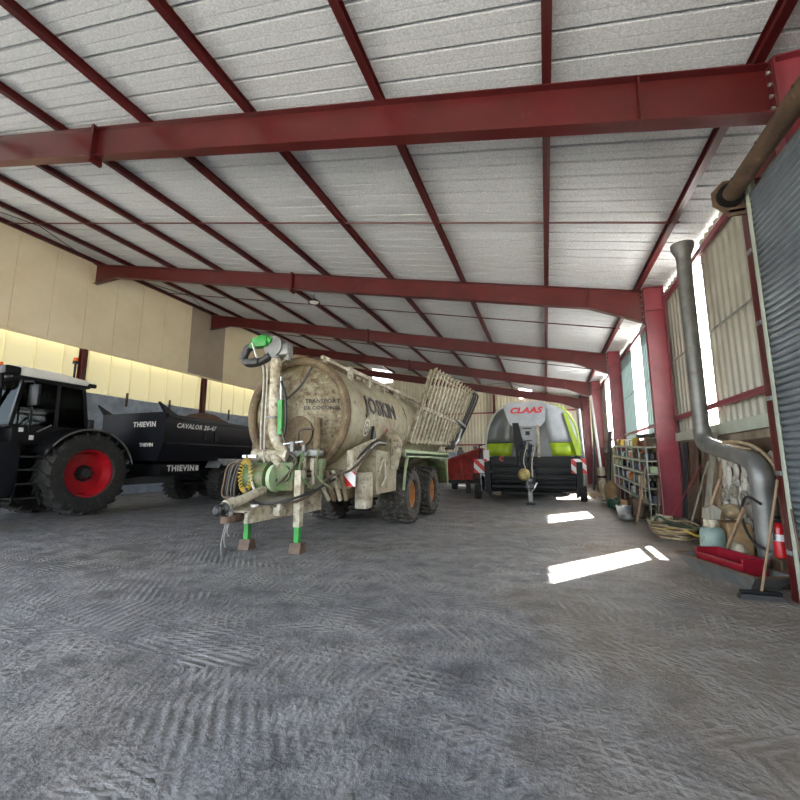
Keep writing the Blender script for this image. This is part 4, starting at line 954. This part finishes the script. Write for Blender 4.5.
text('lettering', 'THIEVIN', lambda x, y, z: V((DX+.55+x, DF-.07-z, y+2.72)) - P_, M['letterwhite'], Dt, size=.24, ext=.003, bold=.006, spacing=1.15)
text('lettering', 'THIEVIN', lambda x, y, z: V((DX+.7+x, DF-.07-z, y+2.05)) - P_, M['letterwhite'], Dt, size=.16, ext=.003, bold=.004)
text('lettering', 'THIEVIN', lambda x, y, z: V((DX+.96+z, 11.35+x, y+1.28)) - P_, M['letterwhite'], Dt, size=.28, ext=.003, bold=.008, spacing=1.15)
# soil
b = MB(); g = []
for i in range(26):
    row = []
    for j in range(13):
        y = DF+.1+i*(6.9/25); x = DX-w+.1+j*(2*w-.2)/12
        h = math.exp(-((y-13.1)/1.2)**2)*.72*math.exp(-((x-DX-.1)/1.1)**2) + .15*math.exp(-((y-12)/2.6)**2)
        row.append((x, y, 2.62+h+random.uniform(-.03, .03)-.05*abs(x-DX)))
    g.append(row)
b.sheet(g); so_ = b.build('soil_heap', M['soil'], None, smooth=60); base_at(so_, (DX, 13.5, 2.6)); tag(so_, 'heap of loose brown soil filling the dark dump trailer', 'soil'); so_['kind'] = 'stuff'
# chassis
b = MB()
for s in (-1, 1): b.box(DX+s*.5-.08, DX+s*.5+.08, 10.6, 17.0, 1.2, 1.55)
b.box(DX-.95, DX+.95, 10.5, 12.2, 1.05, 1.42, .03); b.box(DX-.75, DX+.75, 12.3, 15.8, .85, 1.2); b.bar((DX-.45, 9.8, .8), (DX-.6, 10.6, 1.2), .12)
b.hexa([V(p) for p in ((DX-.75, 9.75, .72), (DX-.6, 9.75, .72), (DX+.6, 11.4, .8), (DX-.8, 11.4, .8), (DX-.75, 9.75, .9), (DX-.6, 9.75, .9), (DX+.6, 11.4, 1.1), (DX-.8, 11.4, 1.1))])
for y in (13.25, 14.9): b.cyl((DX-1.0, y, .68), (DX+1.0, y, .68), .09)
b.bar((DX+.8, 12.1, 1.1), (DX+.85, 12.9, .75), .1); b.bar((DX+.7, 11.4, .75), (DX+.9, 12.4, .7), .09); db(b, 'chassis', M['black'])
b = MB(); b.box(DX+.95, DX+.98, 12.0, 12.1, 1.2, 1.38); db(b, 'reflector', M['letterwhite'])
b = MB(); b.prism([(14.8, 2.2), (15.3, 2.2), (15.05, 2.62)], DX+w+.02, DX+w+.05, axis='x'); db(b, 'reflector_triangle', M['letterwhite'])
for s in (1, -1):
    b = MB(); x0, x1 = sorted((DX+s*.85, DX+s*1.46)); b.prism([(12.55, 1.3), (12.7, 1.52), (12.95, 1.62), (15.5, 1.62), (15.5, 1.58), (12.95, 1.57), (12.75, 1.48), (12.6, 1.28)], x0, x1, axis='x'); xx0, xx1 = sorted((DX+s*1.44, DX+s*1.47)); b.prism([(12.5, 1.62), (12.85, 1.36), (15.4, 1.4), (15.4, 1.62)], xx0, xx1, axis='x'); db(b, 'mudguard', M['silverplate'])
    for y in (13.35, 14.95): wheel(Dt, (s*1.08, y-13.5, .7), .7, .6, .34, s, M['tyre'], M['rimgrey'], n=22)
# ------------------------------------------------------------------ right-hand side clutter
# ventilation duct
t = thing('ventilation_duct', 'grey round metal duct with flared top bending down the right wall', 'duct', (2.75, 9.0, 0))
UX, UY, LX, LY = 2.74, 9.05, 2.76, 7.05
b = MB(); b.cyl((UX, UY, 2.04), (UX, UY, 5.45), .125, n=28); b.build('upper_pipe', M['galv_dull'], t, smooth=40, world=True)
b = MB(); b.lathe([(.125, 5.42), (.135, 5.5), (.2, 5.66), (.2, 5.74), (.185, 5.74), (.12, 5.45)], c=(UX, UY, 0), n=28, closed=True); b.build('flared_inlet', M['galv_dull'], t, smooth=30, world=True)
b = MB(); b.tube([(UX, UY, 2.1), (UX, UY-.01, 1.98), (UX, UY-.09, 1.86), (UX, UY-.28, 1.79), (LX, LY+.76, 1.63), (LX, LY+.34, 1.55), (LX, LY+.09, 1.45), (LX, LY, 1.3), (LX, LY, 1.16)], .14, n=28, smooth=4); b.build('sloping_elbow', M['galv_dull'], t, smooth=40, world=True)
b = MB(); b.cyl((LX, LY, .0), (LX, LY, 1.2), .138, n=28); b.build('lower_pipe', M['galv_dull'], t, smooth=40, world=True)
for z, x, y in ((5.3, UX, UY), (3.6, UX, UY), (2.4, UX, UY), (1.12, LX, LY), (.56, LX, LY)):
    b = MB(); R_ = .123 if z > 2 else .136; b.lathe([(R_, z-.012), (R_+.012, z-.012), (R_+.012, z+.012), (R_, z+.012)], c=(x, y, 0), n=28, closed=True); b.bar((x+.12, y, z), (3.05, y, z), .015); b.build('clamp', M['galv_dull'], t, smooth=30, world=True)
# loose sacking draped over the sloping duct
b = MB(); b.tube([(2.62, 7.75, 1.8), (2.7, 7.45, 1.79), (2.8, 7.2, 1.7), (2.88, 7.0, 1.5), (2.93, 6.85, 1.2)], lambda u: .03-.01*u, n=8); b.tube([(2.64, 7.7, 1.81), (2.7, 7.5, 1.72), (2.76, 7.25, 1.68)], .018, n=8); b.tube([(2.85, 7.5, 1.74), (2.88, 7.2, 1.62), (2.92, 6.9, 1.3), (2.95, 6.8, .9)], .022, n=8)
o = b.build('sacking_strip', M['ropecol'], smooth=50); base_at(o, (2.75, 7.4, 1.7)); tag(o, 'pale crumpled sacking strip lying over the bend of the grey duct', 'sacking')

# rough stones piled against the wall behind the duct: big slab stones of the wall
st = thing('stone_pile', 'pale rough slabs of stone stacked against the wall behind the gas bottle', 'stone', (2.95, 7.6, 0))
rs = random.Random(4)
for k in range(44):
    y = 7.0+2.15*((k*.618) % 1); z = .2+1.45*(k/44); 
    b = MB(); b.ico((2.97+rs.uniform(-.02, .03), y, z), .14, 2, (.3, rs.uniform(.6, 1.1), rs.uniform(.9, 1.6)), .08); b.build('stone', M['stone'], st, smooth=60, world=True)
for k in range(3):
    b = MB(); c = V((2.88, 8.0+.36*k, .95+.08*(k % 2))); b.lathe([(.07, -.02), (.11, -.02), (.11, .02), (.07, .02)], c=c, axis='x', n=18, closed=True); b.build('ring', M['woodgrey'], st, smooth=40, world=True)
b = MB(); b.box(3.0, 3.12, 6.85, 9.25, 0, 1.85); b.build('stone_backing', M['rust'], st, world=True)

# leaning boards
def board(name, label, a, c, w, th, m, cat='board', up=(0, 1, 0), group=None):
    b = MB(); b.bar(a, c, w, th, up=up); o = b.build(name, m); base_at(o, a); tag(o, label, cat, group); return o
board('plank', 'tall grey wooden plank leaning on the wall beside the duct, the widest one', (2.7, 9.45, .0), (3.02, 9.3, 2.05), .14, .05, M['woodgrey'], up=(1, 0, 0))
board('plank', 'narrow brown plank leaning just right of the tall grey plank', (2.78, 9.1, .0), (3.02, 9.0, 1.85), .09, .04, M['wood'], up=(1, 0, 0))
board('plank', 'dark narrow batten leaning just left of the tall grey plank', (2.8, 9.9, .0), (3.04, 9.85, 1.9), .07, .05, M['rust'], up=(1, 0, 0))
board('plank', 'dark brown sheet of board standing behind the red rods', (2.95, 10.7, 0), (3.06, 10.7, 1.95), .5, .03, M['rust'], up=(1, 0, 0))
board('plank', 'black upright board beside the red column, right of it', (2.9, 11.3, 0), (3.06, 11.3, 1.95), .28, .04, M['darkgrey'], up=(1, 0, 0))
for lab, a, c, m in (('thin red rod standing upright against the nearest wide red column', (2.55, 11.45, .02), (2.57, 11.6, 1.75), 'steel_pink'),
                  ('thin red rod leaning diagonally away from the wide red column', (2.5, 11.2, .02), (3.0, 10.15, 1.45), 'steel_pink'),
                  ('pale thin stick leaning on the wall between the red rod and grey plank', (2.7, 10.35, .02), (3.0, 9.75, 1.5), 'woodgrey'),
                  ('rusty thin bar leaning on the wall behind the diagonal red rod', (2.95, 10.0, .02), (3.04, 10.15, 1.7), 'rust')):
    b = MB(); b.cyl(a, c, .014 if 'stick' not in lab else .02, n=8); o = b.build('rod', M[m]); base_at(o, a); tag(o, lab, 'rod')
# hose coils on the floor
for k, (cx_, cy_, R, m, lab) in enumerate(((2.35, 9.9, .5, 'ropecol', 'largest loose coil of tan hose lying on the floor by the red column'), (2.62, 10.5, .33, 'hosebrown', 'smaller muddy brown hose coil between tan coil and wall'), (2.35, 10.9, .3, 'dirtywhite', 'pale hose coil nearest the foot of the red column'))):
    pts = []; rr = random.Random(k)
    for i in range(64):
        a = i*2*PI/12; r = R*(1+rr.uniform(-.18, .12))*(1-.08*math.sin(i*.4)); pts.append((cx_+r*.9*math.cos(a)*.8, cy_+r*math.sin(a)*1.3, .03+.004*i+rr.uniform(0, .03)))
    b = MB(); b.tube(pts, .02, n=6, smooth=3); o = b.build('hose_coil', M[m], smooth=60); base_at(o, (cx_, cy_, 0)); tag(o, lab, 'hose')
b = MB(); b.tube([(2.1, 10.7, .05), (2.2, 10.4, .35), (2.4, 10.1, .22), (2.6, 9.2, .3), (2.6, 8.6, .45), (2.65, 8.2, .5)], .02, n=7, smooth=6); o = b.build('garden_hose', M['greenplastic']); base_at(o, (2.1, 10.7, 0)); tag(o, 'dark green hose arching from the coil towards the gas bottle', 'hose')
b = MB(); b.tube([(2.05, 10.2, .12), (2.3, 9.4, .25), (2.4, 8.7, .24), (2.5, 8.3, .3)], .018, n=7, smooth=6); o = b.build('garden_hose', M['yellow']); base_at(o, (2.05, 10.2, 0)); tag(o, 'straight yellowish hose running over the tan coil', 'hose')

# gas bottle
t = thing('gas_bottle', 'short grey-green gas bottle standing behind the shallow metal tray', 'gas bottle', (2.33, 7.72, 0))
b = MB(); b.lathe([(.13, 0), (.15, .0), (.15, .04), (.165, .06), (.165, .42), (.15, .49), (.1, .53), (.04, .545), (.001, .545)], c=(2.33, 7.72, 0), n=32); b.build('body', M['gas'], t, smooth=40, world=True)
b = MB(); b.lathe([(.1, .52), (.1, .64), (.09, .64), (.09, .52)], c=(2.33, 7.72, 0), n=24, closed=True); b.build('collar', M['dirtywhite'], t, smooth=30, world=True)
b = MB(); b.cyl((2.33, 7.72, .53), (2.33, 7.72, .62), .025, n=10); b.build('valve', M['rust'], t, world=True)
b = MB(); b.prism([(2.24, .645), (2.42, .645), (2.46, .78), (2.36, .86), (2.26, .8)], 7.65, 7.8); o = b.build('carton', M['woodgrey']); base_at(o, (2.33, 7.72, .645)); tag(o, 'torn pale carton sitting on top of the gas bottle', 'carton')
b = MB(); b.bar((2.34, 7.68, .85), (2.46, 7.56, 1.25), .035); o = b.build('stick', M['wood']); base_at(o, (2.34, 7.68, .85)); tag(o, 'short pale stick poking up from the carton on the gas bottle', 'stick')
# crumpled sacks and box behind the bottle
b = MB(); b.box(2.5, 2.82, 7.65, 8.1, 0, .6, .03); o = b.build('cardboard_box', M['card']); base_at(o, (2.66, 7.87, 0)); tag(o, 'brown cardboard box standing right of the gas bottle against the stones', 'box')
b = MB(); b.ico((2.66, 7.87, .74), .15, 2, (1, 1.3, .8), .14); o = b.build('sack', M['ropecol'], smooth=50); base_at(o, (2.66, 7.87, .6)); tag(o, 'crumpled tan sack on top of the brown cardboard box', 'sack')
b = MB(); b.ico((2.5, 7.3, .2), .17, 2, (.6, .8, 1.15), .08); o = b.build('sack', M['dirtywhite'], smooth=50); base_at(o, (2.5, 7.3, 0)); tag(o, 'dirty white sack on the floor behind the red plastic crate', 'sack')
b = MB(); b.bar((2.34, 7.28, .25), (2.46, 6.85, .9), .035); o = b.build('tool_handle', M['wood']); base_at(o, (2.34, 7.28, .25)); tag(o, 'pale wooden tool handle leaning across in front of the grey duct', 'handle')
# shallow metal tray
t = thing('metal_tray', 'shallow trapezoid grey metal tray on the floor under a red plastic crate', 'tray', (2.15, 6.85, 0))
b = MB()
TC = V((2.2, 6.76)); TU = V((.33, -.944)); TV = V((.944, .33))
def rect(a, c, d=0): return [tuple(TC+TU*(sa*a+d)+TV*sc*c) for sa, sc in ((1, -1), (1, 1), (-1, 1), (-1, -1))]
lo_ = rect(.48, .16); hi_ = rect(.7, .26)
for i in range(4):
    j = (i+1) % 4; b.hexa([V(p) for p in ((*lo_[i], .0), (*lo_[j], .0), (*[q*.98+.02*c for q, c in zip(lo_[j], TC)], .0), (*[q*.98+.02*c for q, c in zip(lo_[i], TC)], .0), (*hi_[i], .2), (*hi_[j], .2), (*[q*.975+.025*c for q, c in zip(hi_[j], TC)], .2), (*[q*.975+.025*c for q, c in zip(hi_[i], TC)], .2))])
b.prism(lo_, 0, .012, axis='z'); b.build('pan', M['galv_dull'], t, world=True)
b = MB()
for i in range(4): j = (i+1) % 4; b.bar((*hi_[i], .2), (*hi_[j], .2), .03, .02)
b.build('rim', M['rust'], t, world=True)
# red plastic crate sits in the tray
t = thing('plastic_crate', 'dark red open plastic crate sitting in the metal tray', 'crate', (2.15, 6.75, .02))
CL, CW = .4, .15
def wall_(a0, a1, c0, c1, z0, z1, b):
    P = [TC+TU*a+TV*c for a, c in ((a0, c0), (a1, c0), (a1, c1), (a0, c1))]
    b.hexa([V((p.x, p.y, z)) for z in (z0, z1) for p in P])
b = MB()
for q in ((-CL, CL, CW-.02, CW, .03, .33), (-CL, CL, -CW, -CW+.02, .03, .27), (-CL, -CL+.02, -CW, CW, .03, .33), (CL-.02, CL, -CW, CW, .03, .33), (-CL, CL, -CW, CW, .02, .04)): wall_(*q, b)
b.build('shell', M['redplastic'], t, world=True)
b = MB()
for q in ((-CL-.012, CL+.012, CW-.01, CW+.012, .3, .33), (-CL-.012, CL+.012, -CW-.012, -CW+.01, .24, .27), (-CL-.012, -CL+.01, -CW, CW, .3, .33), (CL-.01, CL+.012, -CW, CW, .3, .33)): wall_(*q, b)
b.build('rim', M['redplastic'], t, world=True)
# fire extinguisher standing by the duct
t = thing('fire_extinguisher', 'small red fire extinguisher standing on the rusty metal box beside the duct', 'fire extinguisher', (2.68, 6.56, .34))
EX = (2.42, 6.05, .2)
b = MB(); b.lathe([(.06, 0), (.07, .01), (.07, .34), (.055, .39), (.025, .42), (.001, .42)], c=(2.68, 6.56, .34), n=24); b.xf(Matrix.Identity(4)); b.build('cylinder', M['exting'], t, smooth=40, world=True)
b = MB(); b.cyl((2.68, 6.56, .75), (2.68, 6.56, .81), .02, n=10); b.bar((2.62, 6.55, .82), (2.72, 6.59, .82), .02); b.build('valve_handle', M['black'], t, world=True)
b = MB(); b.tube([(2.68, 6.56, .79), (2.61, 6.52, .75), (2.6, 6.51, .55)], .012, n=7); b.build('hose', M['hose'], t, world=True)
b = MB(); b.lathe([(.0702, .2), (.0712, .2), (.0712, .28), (.0702, .28)], c=(2.68, 6.56, .34), n=24, closed=True); b.build('label_band', M['letterwhite'], t, smooth=40, world=True)
# black hose loop hung on the duct
b = MB(); b.tube([(2.66, 6.9, .95), (2.58, 7.1, 1.02), (2.54, 7.2, .75), (2.56, 7.0, .45), (2.66, 6.82, .36)], .018, n=7, smooth=5); o = b.build('hose_loop', M['hose']); base_at(o, (2.66, 6.9, .4)); tag(o, 'black hose loop hanging in front of the lower grey duct', 'hose')
# broom
t = thing('broom', 'broom with dark bristle head on the floor leaning on the shutter jamb', 'broom', (2.18, 5.9, 0))
b = MB(); b.box(1.98, 2.36, 5.86, 5.93, .05, .09, .01); b.build('head', M['black'], t, world=True)
b = MB(); b.hexa([V(p) for p in ((1.96, 5.84, 0), (2.38, 5.84, 0), (2.38, 5.95, 0), (1.96, 5.95, 0), (1.98, 5.86, .05), (2.36, 5.86, .05), (2.36, 5.93, .05), (1.98, 5.93, .05))]); b.build('bristles', M['hose'], t, world=True)
b = MB(); b.cyl((2.18, 5.89, .08), (2.47, 5.93, 1.3), .014, n=10); b.build('handle', M['wood'], t, world=True)
b = MB(); b.cyl((2.44, 5.55, .0), (2.46, 5.7, 1.0), .012, n=8); o = b.build('rod', M['rust']); base_at(o, (2.44, 5.55, 0)); tag(o, 'thin rusty rod leaning on the shutter beside the broom', 'rod')
b = MB(); b.box(2.6, 2.82, 6.42, 6.7, 0, .34, .015); o = b.build('metal_box', M['rust']); base_at(o, (2.7, 6.55, 0)); tag(o, 'dark rusty metal box on the floor in front of the foot of the duct', 'box')

# ---- shelf rack between the second and third columns
SX0, SX1, SY0, SY1 = 2.45, 2.98, 12.3, 17.9
def szt(y): return (y-SY0)/(SY1-SY0)*.22
t = thing('shelf_rack', 'long open steel shelving with compartments full of cans and tools between two red columns', 'shelves', (2.7, 15, 0))
ZS = [.42, .8, 1.17, 1.5, 1.86]
for z in ZS:
    b = MB(); b.hexa([V(p) for p in ((SX0, SY0, z), (SX1, SY0, z), (SX1, SY1, z+.22), (SX0, SY1, z+.22), (SX0, SY0, z+.03), (SX1, SY0, z+.03), (SX1, SY1, z+.25), (SX0, SY1, z+.25))]); b.box(SX0-.012, SX0, SY0, SY0+.01, z, z+.04); b.hexa([V(p) for p in ((SX0-.015, SY0, z-.01), (SX0, SY0, z-.01), (SX0, SY1, z+.21), (SX0-.015, SY1, z+.21), (SX0-.015, SY0, z+.04), (SX0, SY0, z+.04), (SX0, SY1, z+.26), (SX0-.015, SY1, z+.26))]); b.build('shelf', M['sill'], t, world=True)
NC = 6; cyy = [SY0+.02+i*(SY1-SY0-.04)/NC for i in range(NC+1)]
for y in cyy:
    b = MB(); b.box(SX0-.005, SX0+.025, y-.015, y+.015, 0, 1.89+szt(y)); b.box(SX1-.04, SX1, y-.02, y+.02, 0, 1.89+szt(y)); b.build('post', M['galv'], t, world=True)
for y in cyy:
    b = MB(); b.box(SX1-.06, SX1-.045, y-.05, y+.05, ZS[0]+szt(y), ZS[-1]+szt(y)); b.build('back_strut', M['galv_dull'], t, world=True)
rnd = random.Random(11)
palette = [('white', 'white'), ('black', 'black'), ('orange', 'orange'), ('tan', 'card'), ('grey', 'galv_dull'), ('dark red', 'redplastic'), ('dark green', 'greenplastic'), ('blue-grey', 'bluegrey'), ('brown', 'rust'), ('pale green', 'palegreen'), ('black', 'hose'), ('brown', 'rust'), ('grey', 'galv')]
rows_n = ['bottom shelf', 'second lowest shelf', 'middle shelf', 'second highest shelf', 'top shelf']
cols_n = ["rack's nearest bay", "rack's second nearest bay", "rack's third bay", "rack's fourth bay", "rack's second farthest bay", "rack's farthest bay"]
pos_n = ['right', 'middle', 'left']
def can(m, x, y, z, r, h):
    b = MB(); b.lathe([(r*.96, 0), (r, .01), (r, h-.01), (r*.96, h), (r*.9, h-.008), (.001, h-.008)], c=(x, y, z), n=16); o = b.build('paint_can', m, smooth=35); return base_at(o, (x, y, z))
def bottle(m, x, y, z, r, h):
    b = MB(); b.lathe([(r*.95, 0), (r, .01), (r, h*.6), (r*.8, h*.7), (r*.3, h*.8), (r*.3, h), (.001, h)], c=(x, y, z), n=14); o = b.build('bottle', m, smooth=35); return base_at(o, (x, y, z))
def jug(m, x, y, z, r, h):
    b = MB(); b.box(x-r, x+r, y-r*.9, y+r*.9, z, z+h*.8, .02); b.cyl((x, y-r*.4, z+h*.78), (x, y-r*.4, z+h), r*.25, n=10); b.tube([(x, y-r*.1, z+h*.8), (x, y+r*.1, z+h*.95), (x, y+r*.6, z+h*.9), (x, y+r*.7, z+h*.76)], r*.12, n=6); o = b.build('jug', m, smooth=35); return base_at(o, (x, y, z))
def carton(m, x, y, z, r, h):
    b = MB(); b.box(x-r, x+r, y-r*1.1, y+r*1.1, z, z+h*.8, .006); b.box(x-r*1.02, x+r*1.02, y-r*1.12, y+r*1.12, z+h*.74, z+h*.8, .004); o = b.build('parts_box', m); return base_at(o, (x, y, z))
kinds = [('can', can), ('bottle', bottle), ('jug', jug), ('parts box', carton)]
for ri, zz in enumerate(ZS):
    for ci in range(NC):
        for k in range(3):
            if rnd.random() < .12: continue
            y = cyy[ci] + (cyy[ci+1]-cyy[ci])*(.2+.3*k) + rnd.uniform(-.02, .02)
            x = SX0+.13+rnd.uniform(0, .08)
            cn, cm = palette[rnd.randrange(len(palette))]
            if ri == 4 and rnd.random() < .6: cn, cm = (('yellow', 'yellow'), ('orange', 'amber'), ('tan', 'card'), ('white', 'white'))[k]if rnd.random() < .7 else ('white', 'white')
            if ri == 1 and ci == 3 and k < 2: cn, cm = 'orange', 'orange'
            kn, kf = kinds[rnd.randrange(4)] if ri < 4 else kinds[rnd.choice((0, 0, 3, 1))]
            h = rnd.uniform(.16, .27); r = rnd.uniform(.07, .11)
            o = kf(M[cm], x, y, zz+.032+szt(y+r*1.15), r, h)
            tag(o, '%s %s, %s in the %s, %s' % (cn, kn, pos_n[k], cols_n[ci], rows_n[ri]), kn.split()[-1], 'goods on the steel shelf rack')
# rolled sheet lying on the rack, hanging white rags
b = MB(); b.cyl((2.75, 12.5, 2.2), (2.75, 14.6, 2.28), .07, n=14); o = b.build('sheet_roll', M['darkgrey'], smooth=40); base_at(o, (2.75, 13.5, 2.13)); tag(o, 'dark grey roll lying across the cans on top of the rack', 'roll')
b = MB(); b.hexa([V(p) for p in ((2.6, 14.2, 2.3), (3.0, 14.2, 2.3), (3.0, 16.2, 2.42), (2.6, 16.2, 2.42), (2.6, 14.2, 2.34), (3.0, 14.2, 2.34), (3.0, 16.2, 2.46), (2.6, 16.2, 2.46))]); o = b.build('sheet_offcut', M['dirtywhite']); base_at(o, (2.8, 15.2, 2.3)); tag(o, 'flat pale sheet offcut lying over the boxes on top of the rack', 'sheet')
for k, (y, z0) in enumerate(((12.6, .45), (12.95, .4), (13.3, .5))):
    b = MB(); g = []
    for i in range(7):
        zz = 1.15-(1.15-z0)*i/6; g.append([(2.425+.015*math.sin(i*1.3+j), y-.1+.05*j+.01*math.sin(i), zz) for j in range(5)])
    b.sheet(g); o = b.build('rag', M['dirtywhite'], smooth=60, solid=.008); base_at(o, (2.42, y, 1.15)); tag(o, ('pale rag hanging from the rack closest to the red column', 'pale rag hanging from the rack, middle one of three', 'pale rag hanging from the rack, farthest of three from the red column')[k], 'rag')
# things on the floor in front of the rack
board('plank', 'weathered plank leaning against the near end of the shelf rack', (2.0, 11.7, .02), (2.42, 12.4, 1.35), .19, .04, M['wood'], up=(1, 0, 0))
board('plank', 'dark plank leaning on the left edge of the nearest wide red column', (2.42, 11.5, .02), (2.56, 11.75, 1.1), .1, .04, M['rust'], up=(1, 0, 0))
b = MB()
for q in ((2.15, 2.42, 13.0, 13.03, 0, .5), (2.15, 2.42, 13.5, 13.53, 0, .5), (2.15, 2.17, 13, 13.53, 0, .5), (2.4, 2.42, 13, 13.53, 0, .5), (2.15, 2.42, 13, 13.53, 0, .03)): b.box(*q)
o = b.build('wooden_crate', M['rust']); base_at(o, (2.28, 13.25, 0)); tag(o, 'dark brown open wooden crate at the foot of the shelf rack', 'crate')
b = MB(); b.lathe([(.15, 0), (.19, .3), (.2, .3), (.2, .33), (.17, .33), (.14, .03), (.001, .03)], c=(1.93, 12.9, 0), n=24); o = b.build('bucket', M['silverplate'], smooth=40); base_at(o, (1.93, 12.9, 0)); tag(o, 'pale grey bucket on the floor in front of the dark wooden crate', 'bucket')
b = MB(); b.box(1.95, 2.1, 13.3, 13.6, 0, .45, .02); o = b.build('carton', M['card']); base_at(o, (2.02, 13.45, 0)); tag(o, 'small upright tan carton behind the grey bucket', 'carton')
b = MB(); b.ico((1.92, 12.35, .09), .2, 2, (1, 1.2, .45), .12); o = b.build('plastic_bag', M['galv_dull'], smooth=50); base_at(o, (1.92, 12.35, 0)); tag(o, 'crumpled grey plastic bag on the floor nearest the grey bucket', 'bag')
b = MB()
for k in range(5): b.ico((2.05+.03*k*(-1)**k, 14.4+.28*k, .17), .24, 2, (.8, 1.1, .75), .14)
o = b.build('tarpaulin', M['greenplastic'], smooth=50); base_at(o, (2.15, 15.0, 0)); tag(o, 'crumpled dark green tarpaulin heaped before the shelf rack', 'tarpaulin')
b = MB(); b.ico((2.15, 16.6, .42), .36, 2, (.7, 1.0, 1.15), .09); o = b.build('sack', M['card'], smooth=50); base_at(o, (2.15, 16.6, 0)); tag(o, 'full brown sack standing beyond the green tarpaulin', 'sack')
# auger tube leaning at the third column
t = thing('grain_auger', 'pale grey auger with thin white tube leaning by the third red column', 'auger', (1.95, 17.4, 0))
b = MB(); b.tube([(1.98, 17.3, .08), (1.97, 17.4, .4), (1.95, 17.5, 1.3)], .13, n=16, smooth=3); b.build('lower_tube', M['dirtywhite'], t, smooth=40, world=True)
b = MB(); b.cyl((1.95, 17.5, 1.25), (1.95, 19.3, 4.3), .05, n=12); b.build('upper_tube', M['white'], t, smooth=40, world=True)
b = MB(); b.lathe([(.14, -.04), (.16, -.04), (.16, .04), (.14, .04)], c=(1.955, 17.46, .95), n=20, closed=True); b.build('clamp', M['black'], t, world=True)
# far end: dark boards, pipe, pallet
board('plank', 'tall dark blue-black board leaning on the fourth red column', (2.35, 24.9, 0), (2.58, 25.1, 3.1), .9, .05, M['navy'], up=(1, 0, 0))
board('plank', 'tall black board leaning on the wall between the third and fourth columns', (2.75, 22.6, 0), (3.05, 22.6, 3.0), 1.1, .05, M['black'], up=(1, 0, 0))
board('plank', 'rust-brown board leaning on the wall beyond the shelf rack', (2.8, 20.6, 0), (3.05, 20.6, 2.4), .8, .05, M['rust'], up=(1, 0, 0))
board('plank', 'pale tall plank leaning on the wall just beyond the third column', (2.7, 19.6, 0), (3.03, 19.5, 2.5), .15, .05, M['woodgrey'], up=(1, 0, 0))
b = MB(); b.cyl((2.05, 26.0, 0), (1.95, 26.5, 4.6), .1, n=14); o = b.build('metal_pipe', M['galv'], smooth=40); base_at(o, (2.05, 26, 0)); tag(o, 'long shiny metal pipe standing at the far end behind the baler', 'pipe')
b = MB(); b.cyl((1.75, 26.0, 0), (1.6, 26.5, 3.6), .1, n=14); o = b.build('metal_pipe', M['black'], smooth=40); base_at(o, (1.75, 26, 0)); tag(o, 'black pipe standing left of the long shiny pipe at the far end', 'pipe')
t = thing('pallet', 'wooden pallet frame lying flat on the floor beyond the shelf rack', 'pallet', (2.15, 20.2, 0))
for k in range(3): 
    b = MB(); b.box(1.8+.3*k, 1.88+.3*k, 19.3, 21.0, 0, .09); b.build('bearer', M['wood'], t, world=True)
for k in range(6):
    b = MB(); b.box(1.8, 2.48, 19.3+.32*k, 19.4+.32*k, .09, .115); b.build('slat', M['wood'], t, world=True)
b = MB(); b.ico((2.5, 22.0, .3), .42, 2, (.8, 1.2, .8), .1); o = b.build('sack', M['rust'], smooth=50); base_at(o, (2.5, 22, 0)); tag(o, 'dark brown sack slumped beyond the pallet at the wall', 'sack')
# ------------------------------------------------------------------ camera, light
yaw = math.radians(19.185); pit = math.radians(8.497)
cam = bpy.data.cameras.new('camera'); co = bpy.data.objects.new('camera', cam); COL.objects.link(co)
cam.sensor_width = 36; cam.lens = 36*415/800; cam.clip_start = .05; cam.clip_end = 300
F = V((-math.sin(yaw)*math.cos(pit), math.cos(yaw)*math.cos(pit), math.sin(pit)))
co.location = (0, 0, 1.5); co.rotation_euler = F.to_track_quat('-Z', 'Y').to_euler()
S.camera = co
el = math.radians(45.6); hx, hy = -.62, -.785
sd = V((hx*math.cos(el), hy*math.cos(el), -math.sin(el)))
sl = bpy.data.lights.new('sun', 'SUN'); sl.energy = 60; sl.angle = math.radians(.8); sl.color = (1, .96, .9)
so = bpy.data.objects.new('sun', sl); COL.objects.link(so); so.rotation_euler = sd.to_track_quat('-Z', 'Y').to_euler(); so.location = (20, 30, 30)
w = bpy.data.worlds.new('sky'); S.world = w; w.use_nodes = True
N = w.node_tree.nodes; L = w.node_tree.links
bg = N['Background']; sk = N.new('ShaderNodeTexSky'); sk.sky_type = 'NISHITA'; sk.sun_disc = False; sk.sun_elevation = el; sk.sun_rotation = math.atan2(.57, .82); sk.air_density = 1.0; sk.dust_density = 3.0
hs = N.new('ShaderNodeHueSaturation'); hs.inputs['Saturation'].default_value = .45
L.new(sk.outputs[0], hs.inputs['Color']); L.new(hs.outputs[0], bg.inputs[0]); bg.inputs[1].default_value = .78
S.view_settings.view_transform = 'Standard'; S.view_settings.look = 'None'; S.view_settings.gamma = 1; S.view_settings.use_curve_mapping = False
S.view_settings.exposure = 1.3
S.cycles.max_bounces = 10; S.cycles.diffuse_bounces = 6; S.cycles.transparent_max_bounces = 12; S.cycles.sample_clamp_indirect = 8
S.cycles.caustics_reflective = False; S.cycles.caustics_refractive = False
